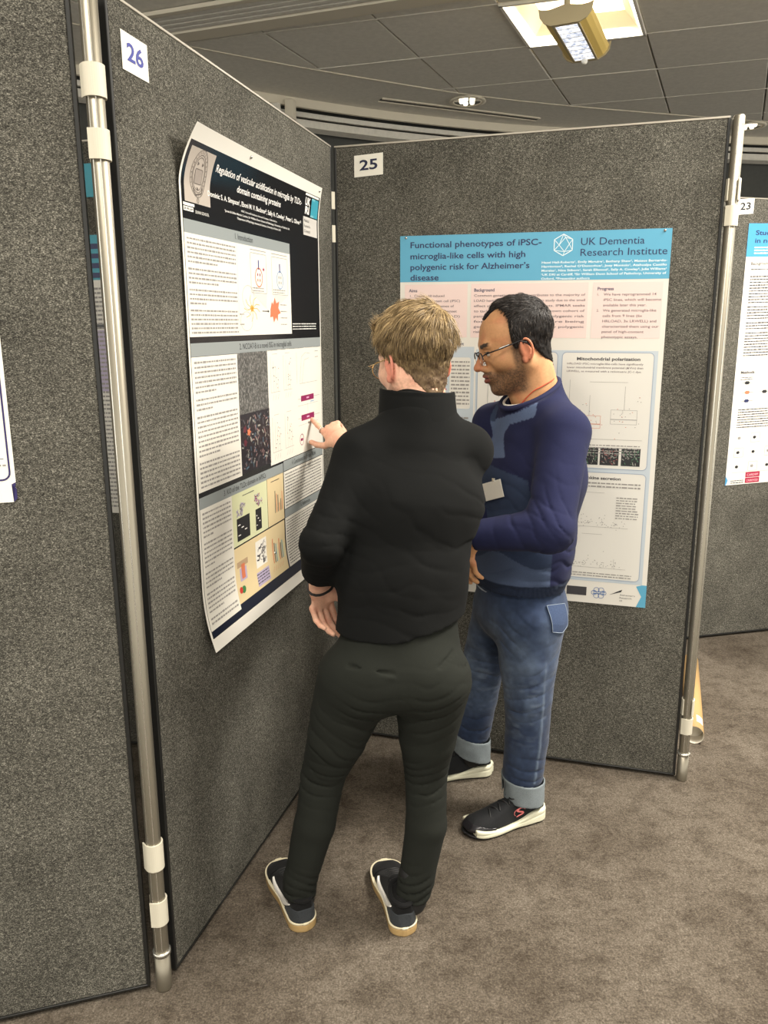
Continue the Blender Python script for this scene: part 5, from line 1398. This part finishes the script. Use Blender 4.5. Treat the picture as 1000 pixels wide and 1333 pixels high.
# sweatshirt
TB = Frame((.43, 2.26, 0), tuple(FB))
s = Field()
s.u(chain([SHN + (0, .0, 0), ELN, WRN], [.068, .060, .043], .03), .02)
SBF = s
s.disp(folds(ELN + (-.02, 0, .01), .11, (1, .0, .45), .042, .0052, warp=.30, seed=12)).disp(folds(ELN + (.0, 0, .07), .10, (.35, 0, 1), .045, .0030, seed=22)).disp(folds(WRN, .05, nrm(WRN - ELN), .024, .003, seed=13))
dN = nrm(WRN - ELN); s.cut(plane_cut(WRN - dN * .004, dN, .07), .004)
s.u(chain([SHF, ELF, WRF], [.066, .055, .042], .03), .02); dF = nrm(WRF - ELF); s.cut(plane_cut(WRF - dF * .004, dF, .06), .004)
s.u(seg((.412, 2.268, .770), (.425, 2.262, .90), .142, .136, side=LB_, sa=1.20, sb=1.2), .02)
s.u(seg((.425, 2.262, .90), (.442, 2.26, 1.08), .136, .132, side=LB_, sa=1.2, sb=1.32), .04)
s.u(seg((.442, 2.26, 1.08), (.457, 2.258, 1.232), .132, .090, side=LB_, sa=1.32, sb=1.60), .04)
s.u(seg((.450, 2.252, 1.300), SHN + (0, .02, .010), .056, .056), .04).u(seg((.450, 2.252, 1.300), SHF + (0, -.02, .010), .056, .056), .04)
s.u(seg((.442, 2.252, 1.22), (.430, 2.252, 1.340), .098, .084, side=LB_, sa=1.1, sb=1.0), .03)
s.disp(folds((.50, 2.16, .83), .10, (.35, 0, 1), .050, .0055, seed=14)).disp(folds((.38, 2.16, .82), .14, (-.1, 0, 1), .060, .0050, seed=15)).disp(bumps(9, .0045, 3)).disp(bumps(24, .0014, 7)).disp(folds((.40, 2.12, 1.10), .10, (.6, 0, .8), .05, .003, seed=19))
s.disp(groove([(.475, 2.14, 1.275), (.51, 2.045, 1.215), (.565, 2.06, 1.18), (.60, 2.10, 1.13)], .001, .002))
s.keep(lambda P: .738 - P[:, 2]); hem_z = .785
# rib hem draws in
s.disp(lambda P, d: .010 * sstep(-P[:, 2], -.790, -.752)); s.disp(lambda P, d: .0012 * np.sin(np.arctan2(P[:, 1] - 2.265, P[:, 0] - .41) * 160) * (P[:, 2] < .785))
s.keep(lambda P: (P[:, 2] - (1.326 - .50 * ((P - A3(.425, 2.252, 0)) @ FB))) )
# neck opening, wider at the front
s.cut(seg((.420, 2.252, 1.40), (.432, 2.252, 1.27), .084, .056, side=LB_, sa=.98), .004)
s.cut(seg((.41, 2.27, .66), (.415, 2.27, .762), .128, .122, side=LB_, sa=1.2), .003)
V, Q = mesh_field(s, .0042); V = relax(V, Q, 1, .4)
L = TB.loc(V); f_, l_, z_ = L[:, 0], L[:, 1], V[:, 2]
NAV, STE, DST = C_(36, 39, 68), C_(88, 102, 132), C_(54, 65, 90)
dA = np.minimum.reduce([seg(SHN + (.0, 0, .03), ELN, .078, .066)[2](V), seg(ELN, WRN, .066, .060)[2](V)]); dA2 = np.minimum(seg(SHF + (0, 0, .03), ELF, .074, .062)[2](V), seg(ELF, WRF, .062, .058)[2](V))
torso = (dA > 0.017) & (dA2 > 0.012)
front = torso & (f_ > -.005 + .10 * (l_ > 0) * (z_ > 1.0) * 0)
def tri(x, y, pts):
    ar = sum(a_[0]*b_[1] - b_[0]*a_[1] for a_, b_ in zip(pts, pts[1:] + pts[:1]))
    if ar < 0: pts = pts[::-1]
    d = np.full(len(x), -9.0)
    for (x0, y0), (x1, y1) in zip(pts, pts[1:] + pts[:1]):
        nx, ny = (y1 - y0), -(x1 - x0); Ln = math.hypot(nx, ny); d = np.maximum(d, ((x - x0) * nx + (y - y0) * ny) / Ln)
    return d < 0
ang = np.arctan2(l_, f_)                                  # 0 = straight ahead, positive towards the near side
col = np.tile(NAV, (len(V), 1))
col[front] = DST
col[front & (z_ < .86 + .02 * np.sin(ang * 4)) & (z_ > .785)] = STE * .8
col[(V[:, 0] > .475) & (z_ < 1.0) & (l_ > 0)] = NAV
xw = V[:, 0]; near = (dA2 > .0) & (V[:, 1] < 2.30) & (f_ > -.02)
chest = near & (z_ > 1.0) & torso; col[chest] = NAV; col[chest & (z_ < 1.125 - .3 * (xw - .30))] = DST
def pc(*p): return list(p)
BANDS = ([(.432, 1.318), (.418, 1.268), (.358, 1.240), (.366, 1.276)], [(.368, 1.278), (.361, 1.240), (.346, 1.208), (.290, 1.205)], [(.348, 1.213), (.346, 1.148), (.292, 1.135), (.288, 1.208)], [(.262, 1.236), (.322, 1.325), (.337, 1.314), (.304, 1.213)])
for poly in BANDS: col[near & tri(xw, z_, poly)] = STE
far = torso & front & (l_ < -.02) & (z_ > 1.0); col[far & (ang < -.5) & (z_ < 1.24)] = STE
nb = np.linalg.norm(V - A3(.425, 2.252, 1.33), axis=1)
col[(nb < .100) & (z_ > 1.235)] = NAV * .95
col[z_ < .785] = DST * .55
np_mesh('sweatshirt', V, Q, M['sweat'], manB, col)
# ribbed neckband and the white T-shirt edge
def neck_ring(z0, dz, rf, rl, r, name, m, flat=1, cx=.424, n=40):
    mb = MB(); pts = []
    for k in range(n + 1):
        a = 2 * math.pi * k / n; p = A3(cx, 2.252, 0) + FB * (rf * math.cos(a)) + LB_ * (rl * math.sin(a)); p[2] = z0 - dz * (math.cos(a) + 1) / 2; pts.append(p)
    mb.tube(pts, r, 8, caps=False); o = mb.build(name, m, manB); return o
neck_ring(1.367, .082, .083, .080, .0085, 'neckband', fabric('navy_rib', (36, 38, 66), 900, 6, sheen=.0))
ws = neck_ring(1.352, .060, .074, .073, .0040, 'undershirt_neck', M['white']); ws['label'] = 'white T-shirt neckline'
uh = MB(); pts = []
for k in range(41):
    a = 2 * math.pi * k / 40; p = A3(.416, 2.268, .736) + FB * (.120 * math.cos(a)) + LB_ * (.143 * math.sin(a)); pts.append(p)
uh.tube(pts, .0042, 6, caps=False); ws = uh.build('undershirt_hem', mat('grey_blue_cotton', (150, 158, 170), .8), manB); ws['label'] = 'pale T-shirt hem under the sweatshirt'

# jeans
t = Field()
t.u(seg((.410, 2.27, .665), (.413, 2.268, .78), .120, .120, side=LB_, sa=1.22, sb=1.18), .03).u(ell((.485, 2.27, .68), (.080, .115, .085)), .04)
t.u(chain([(.438, 2.198, .650), (.434, 2.178, .54), (.437, 2.165, .42), (.440, 2.178, .27), (.433, 2.180, .15)], [.110, .088, .072, .066, .063], .008), .030)
t.u(chain([(.388, 2.345, .650), (.358, 2.375, .54), (.332, 2.398, .43), (.318, 2.410, .30), (.302, 2.424, .17)], [.102, .083, .070, .064, .060], .008), .02)
JF = Field(); JF.ops = list(t.ops)
t.keep(lambda P: np.where(P[:, 1] + (P[:, 0] - .4) * .6 < 2.29, .125 + .15 * (P[:, 0] - .43), .135) - P[:, 2])
for (c, a, wl, am, r, sd) in (((.40, 2.10, .43), (-.3, 0, 1), .036, .0060, .08, 31), ((.33, 2.34, .45), (.3, 0, 1), .036, .006, .08, 32), ((.44, 2.13, .19), (.2, 0, 1), .034, .0065, .06, 33), ((.30, 2.38, .21), (.2, 0, 1), .034, .0065, .06, 34), ((.36, 2.14, .62), (.7, 0, .7), .038, .0050, .08, 35), ((.48, 2.13, .56), (-.5, 0, 1), .05, .003, .09, 36)):
    t.disp(folds(c, r, a, wl, am, seed=sd))
t.disp(bumps(13, .0035, 9)); sd_pts = [(.470, 2.092, .735), (.476, 2.088, .65), (.474, 2.096, .54), (.470, 2.098, .42), (.468, 2.112, .27), (.458, 2.118, .15)]
seam = chain([A3(*p) for p in sd_pts], [.001] * 6); t.disp(lambda P, d: -.0018 * np.exp(-(np.maximum(seam[2](P), 0) / .0035) ** 2))
V, Q = mesh_field(t, .0040); V = relax(V, Q, 1, .4)
n1 = vnoise(V, 7, 41); n2 = vnoise(V, 30, 42); fr = (V - A3(.43, 2.2, 0)) @ FB
c = np.tile(C_(50, 64, 92), (len(V), 1)); c = lerp(c, C_(96, 112, 138), sstep(n1 + .4 * n2, -.25, .9) * .55)
c = lerp(c, C_(118, 134, 156), sstep(fr, .02, .08) * np.exp(-((V[:, 2] - .50) / .12) ** 2) * .7 * (.6 + .4 * n2)); c = lerp(c, C_(112, 128, 150), np.exp(-(np.maximum(seam[2](V), 0) / .004) ** 2) * .8)
c = lerp(c, C_(120, 134, 154), sstep(np.abs(vnoise(V * A3(1, 1, 2.5), 26, 44)), .35, .7) * np.exp(-((V[:, 2] - .40) / .10) ** 2) * .5)
c = c * (.82 + .18 * vnoise(V, 90, 43))[:, None]
np_mesh('jeans', V, Q, M['denim'], manB, c)
M['denim_in'] = fabric('pale_denim_inside', (116, 124, 128), 700, 14)
def cuff(c0, r, z0, z1, name, tilt):
    fl = Field(); fl.u(seg((c0[0], c0[1], z0 - .02), (c0[0], c0[1], z1 + .02), r, r * .98), .01); fl.cut(seg((c0[0], c0[1], z0 - .05), (c0[0], c0[1], z1 + .05), r - .006), .001)
    fl.keep(lambda P: P[:, 2] - z1 - tilt * (P[:, 0] - c0[0])); fl.keep(lambda P: z0 + tilt * 1.4 * (P[:, 0] - c0[0]) - P[:, 2]); fl.ops.insert(1, ('d', bumps(20, .0050, 5), 0)); fl.ops.insert(2, ('d', bumps(45, .0016, 8), 0)); fl.ops.append(('d', bumps(20, .0, 5), 0))
    V, Q = mesh_field(fl, .003); o = np_mesh(name, relax(V, Q, 1, .4), Q, M['denim_in'], manB); o['label'] = 'pale turned-up cuff'
cuff((.434, 2.180), .069, .070, .140, 'trouser_cuff', -.10); cuff((.302, 2.424), .066, .078, .152, 'trouser_cuff', -.20)
# patch pocket with stitching at the back of the hip
def patch(corners, name, m, off, n=8):
    c = [A3(*p) for p in corners]; mb = MB(); V = []; F = []
    for j in range(n + 1):
        for i in range(n + 1):
            u_, v_ = i / n, j / n; p = (c[0]*(1-u_) + c[1]*u_)*(1-v_) + (c[3]*(1-u_) + c[2]*u_)*v_
            V.append(p - (0, 0, .012 * v_ * (1 - abs(2*u_ - 1))))
    V = [SNAP(JF, p, off) for p in V]; W_ = [SNAP(JF, p, -.002) for p in V]; k = len(V)
    for j in range(n):
        for i in range(n): q = j*(n+1)+i; F.append((q, q+1, q+n+2, q+n+1)[::-1])
    rim = list(range(n)) + [n + j*(n+1) for j in range(n)] + [n*(n+1) + i for i in range(n, 0, -1)] + [j*(n+1) for j in range(n, 0, -1)]
    for i in range(len(rim)): a_, b_ = rim[i], rim[(i+1) % len(rim)]; F.append((a_, b_, k + b_, k + a_)[::-1])
    mb.add(V + W_, F, False); return mb.build(name, m, manB), [V[i] for i in rim]
M['denim_patch'] = fabric('pocket_denim', (56, 70, 98), 700, 12, b=.3); M['thread'] = mat('pale_thread', (128, 140, 156), .8)
pko, rim_ = patch([(.468, 2.12, .722), (.548, 2.15, .724), (.542, 2.15, .652), (.476, 2.12, .652)], 'back_pocket', M['denim_patch'], .0040)
mb = MB(); mb.tube(rim_ + rim_[:1], .0010, 5, caps=False); mb.build('stitching', M['thread'], pko)
for p_, q_ in (((.432, 2.178, .16), (.430, 2.177, .065)), ((.303, 2.425, .17), (.300, 2.425, .065))):
    fl = Field().u(seg(p_, q_, .040, .038)); np_mesh('sock', *mesh_field(fl, .004), M['rubber'], manB)
# running shoes
M['logo_pink'] = mat('coral_emblem', (224, 120, 120), .5)
def runner(heel, dr, right, logo):
    sh = Shoe(heel, dr, .282, right); top = [(0, .082), (.08, .090), (.2, .080), (.32, .080), (.42, .090), (.55, .078), (.70, .062), (.85, .054), (.95, .044), (1, .034)]
    o = lambda nm, fld, m, par=None, h=.0024: np_mesh(nm, *mesh_field(fld, h), m, par or manB)
    s_ = o('shoe', Field().u(sh.upper(top, .026)), M['mesh_black'])
    zt = lambda x: .044 - .018 * sstep(x, .03, .13) + .004 * np.sin(x * 30) - .002
    f1 = Field().u(sh.slab(.004, zt, .006, .005, spring=.010, x1=.262)); 
    f1.cut(seg(sh.F.p(.045, .06, .024), sh.F.p(.085, .06, .019), .0045), .002).cut(seg(sh.F.p(.045, -.06, .024), sh.F.p(.085, -.06, .019), .0045), .002)
    f1.disp(lambda P, d: .0014 * np.exp(-((sh.F.loc(P)[:, 2] - (.030 - .012 * sstep(sh.F.loc(P)[:, 0], .02, .12))) / .0018) ** 2))
    ms = o('midsole', f1, M['foam'], s_, .0022); ms['label'] = 'thick white foam midsole'
    o('outsole', Field().u(sh.slab(.0, .007, .003, .002, spring=.008)), M['rubber'], s_, .0024)
    def region(fn, grow):
        base = sh.upper(top, .026, grow=-.003 + grow); return (base[0], base[1], lambda P: np.maximum(base[2](P) - grow * .6, fn(*sh.q(P))))
    o('toe_guard', Field().u(region(lambda x, y, z: np.maximum(.195 - x + .5 * np.abs(y) * 0 - .0, z - .030 - .012 * sstep(x, .20, .26)), .0018)), M['toe'], s_, .0022)
    mb = MB(); pts = [sh.F.p(.062 + .046 * math.cos(a), .033 * math.sin(a), .083 + .004 * math.cos(a)) for a in np.linspace(0, 2 * math.pi, 25)]; mb.tube(pts, .0070, 8, caps=False); mb.build('padded_collar', M['mesh_black'], s_)
    for k in range(6):
        x = .112 + .017 * k; z = float(np.interp(x / .282, [t_ for t_, h in top], [h for t_, h in top])) + .002
        sg_ = 1 if k % 2 else -1
        mb = MB(); mb.tube([sh.F.p(x + .004 * sg_ * i, .010 * i, z - .0022 * i * i) for i in np.linspace(-2.0, 2.0, 7)], .0027, 6); mb.build('lace', M['rubber'], s_)
    for sg_ in (1, -1):
        mb = MB(); mb.tube([sh.F.p(.118 + .016 * math.cos(a) * .8, sg_ * (.012 + .012 * math.sin(a)), .094 + .006 * math.sin(a * .5)) for a in np.linspace(0, 2 * math.pi, 15)], .0022, 6, caps=False); mb.build('lace', M['rubber'], s_)
    if logo:
        # flowing S emblem on the outer side, laid on the upper
        base = sh.upper(top, .026); side_ = 1 if not right else -1
        P0 = []
        for k in range(23):
            a = k / 22; u_ = a * 2 - 1
            x_ = .103 + .014 * math.sin(u_ * 3.9) * (1 - .15 * abs(u_)) - .006 * u_; z_ = .052 + .0135 * u_
            P0.append((x_, z_))
        def on_side(x_, z_):
            y_ = side_ * .060
            for _ in range(30):
                p_ = sh.F.p(x_, y_, z_); d_ = float(base[2](np.array([p_]))[0])
                if d_ < .0012: break
                y_ -= side_ * max(d_ * .6, .0004)
            return sh.F.p(x_, y_, z_)
        mb = MB(); mb.tube([on_side(x_, z_) for x_, z_ in P0], .0024, 8, rr=[.0010 + .0018 * math.sin(math.pi * min(1, max(0, k / 22))) ** .6 for k in range(23)]); e_ = mb.build('emblem', M['logo_pink'], s_); e_['label'] = 'coral S-shaped emblem'
        mb = MB(); mb.tube([on_side(.103 + .022 * math.cos(a), .050 + .012 * math.sin(a)) for a in np.linspace(-.6, 2.6, 14)], .0009, 6); mb.build('emblem', M['logo_pink'], s_)
runner((.500, 2.192, 0), (-.90, -.40), False, True); runner((.372, 2.436, 0), (-.985, -.10), True, False)

# his hair: short, black, receding at the temples
capB = Field()
for op in (HB.e((-.014, 0, .044), (.097, .077, .084)), HB.e((.022, 0, -.005), (.066, .066, .088))): capB.u(op, .035)
capB.u(seg(HB.p(-.034, 0, -.035), (.452, 2.258, 1.265), .058, .070), .02)
def maskB(L):
    f, l, u = L[:, 0], np.abs(L[:, 1]), L[:, 2]
    hf = np.interp(u, [-.09, -.068, -.045, -.015, -.002, .004, .03, .055, .08, .105, .15], [-.095, -.082, -.056, -.034, -.026, .022, .024, .021, .017, .020, .045])
    hf = hf + .062 * sstep(-l, -.034, -.014) * sstep(u, .07, .10)
    return (hf - f) / .007
def thickB(P):
    L = HB.loc(P); u = L[:, 2]; m_ = sstep(maskB(L), -.5, 1.5)
    th = np.interp(u, [-.075, -.05, 0, .05, .10], [.002, .005, .008, .009, .009]) * (1 - .80 * sstep(L[:, 0], .02, .05)) + .0018 * vnoise(P, 60, 2) + .0012 * vnoise(P, 150, 4)
    return -.006 + m_ * (th + .006)
capB.disp(lambda P, d: -thickB(P))
V, Q = mesh_field(capB, .0028, lohi=(HB.o - .17, HB.o + .19)); keepm = maskB(HB.loc(V)) > -1.0
Q = Q[keepm[Q].all(1)]; used = np.unique(Q); rm = np.full(len(V), -1); rm[used] = np.arange(len(used)); V = V[used]; Q = rm[Q]
hairB = np_mesh('hair', V, Q, M['cap_hair'], manB, np.tile(C_(22, 19, 18), (len(V), 1)))
Nn = vnormals(V, Q)
def colB(L, P, rg=None):
    t = rg.random(len(P)) if rg is not None else .3
    c = lerp(np.tile(C_(20, 17, 17), (len(P), 1)), C_(52, 44, 40), t); return lerp(c, C_(120, 112, 104), (rg.random(len(P)) < .05) * .6)
def dirB(L, P, rg):
    top_ = sstep(L[:, 2], .05, .11)[:, None]
    return HB.f[None] * (.9 * top_ + .15) - HB.u[None] * (1.0 * (1 - top_)) - HB.l[None] * .25 * top_ + HB.l[None] * np.sign(L[:, 1])[:, None] * .35 * top_ + rg.normal(0, .16, P.shape)
strands('hair_strands', V, Nn, hairB, HB, M['strand'], 14000, dirB, lambda L, rg: np.interp(L[:, 2], [-.075, -.05, 0, .09], [.004, .008, .014, .020]) * rg.uniform(.6, 1.2, len(L)) * (maskB(L) > .1) * (1 - .7 * sstep(L[:, 0], .01, .05)), lambda L, rg: rg.uniform(.05, .25, len(L)), colB, 5, .0008)
# his glasses: dark half-rims
gl = MB(); GP = lambda f, l, u: HB.p(f, l, u)
for sd in (1, -1): gl.tube([GP(.1035, sd*(.034 + .027*math.cos(a)), -.006 + .017*math.sin(a)) for a in np.linspace(-.1, math.pi + .1, 17)], .0018, 6)
gl.tube([GP(.1035, .010, .002), GP(.108, 0, .006), GP(.1035, -.010, .002)], .0016, 6)
glo = gl.build('glasses', M['lacquer'], manB)
for sd in (1, -1):
    g_ = MB(); g_.tube([GP(.1035, sd*.060, .002), GP(.098, sd*.072, .006), GP(.05, sd*.080, .010), GP(.0, sd*.0845, .016), GP(-.018, sd*.0845, .006), GP(-.030, sd*.083, -.015)], .0019, 6); tm = g_.build('temple', M['lacquer'], glo)
    g_ = MB(); g_.tube([GP(.058, sd*.0795, .0115), GP(.030, sd*.0825, .0145)], .0023, 6); g_.build('hinge_trim', M['steelw'], tm)
    g_ = MB(); g_.add([GP(.1035, sd*(.034 + .027*math.cos(a)), -.006 + (.017 if math.sin(a) > 0 else .020)*math.sin(a)) for a in np.linspace(0, 2*math.pi, 24, endpoint=False)], [tuple(range(24))]); g_.build('lens', M['glass'], glo)
    g_ = MB(); g_.tube([GP(.1035, sd*(.034 + .027*math.cos(a)), -.006 + .020*math.sin(a)) for a in np.linspace(math.pi, 2*math.pi, 15)], .0007, 5); g_.build('lens_edge', M['steelw'], glo)

# name badge on an orange lanyard
M['orange'] = mat('orange_cord', (186, 74, 44), .7)
bd = SNAP(SBF, (.262, 2.14, 1.070), .006)
bdg = empty('name_badge', tuple(bd), 'white name badge on an orange neck cord hanging on the blue sweatshirt', 'badge')
dB = nrm((-.80, -.60, 0)); rB = nrm((.60, -.80, .0))
mb = MB(); mb.bbox(bd, Vector(nrm(rB + (0, 0, .35))) * .038, Vector(dB) * .0009, Vector(nrm(A3(0, 0, 1) - .35 * rB)) * .026, .0006); mb.build('card', M['paper'], bdg)
mb = MB(); mb.bbox(bd + (0, 0, .030), Vector(rB) * .006, Vector(dB) * .0015, (0, 0, .006), .001); mb.build('clip', M['steelw'], bdg)
nk = [SNAP(BF, p, .0015) for p in ((.50, 2.262, 1.378), (.482, 2.20, 1.368), (.448, 2.18, 1.350), (.414, 2.17, 1.330))]
path = nk + [A3(.385, 2.20, 1.285), A3(.365, 2.19, 1.20), A3(.350, 2.18, 1.13), A3(.340, 2.17, 1.10)]
nk2 = [SNAP(BF, p, .0015) for p in ((.50, 2.262, 1.378), (.482, 2.32, 1.368), (.448, 2.335, 1.350), (.40, 2.33, 1.320))]
path2 = nk2 + [A3(.375, 2.29, 1.28), A3(.355, 2.22, 1.20), A3(.350, 2.18, 1.13), A3(.340, 2.17, 1.10)]
def smooth_path(p, n=5):
    o = []
    for i in range(len(p) - 1):
        p0, p1, p2, p3 = p[max(i-1, 0)], p[i], p[i+1], p[min(i+2, len(p)-1)]
        for k in range(n):
            t_ = k / n; o.append(.5 * ((2*p1) + (p2-p0)*t_ + (2*p0-5*p1+4*p2-p3)*t_*t_ + (3*p1-p0-3*p2+p3)*t_**3))
    return o + [p[-1]]
mb = MB(); mb.tube(smooth_path(path), .0016, 6); mb.tube(smooth_path(path2), .0016, 6); mb.build('lanyard', M['orange'], bdg)
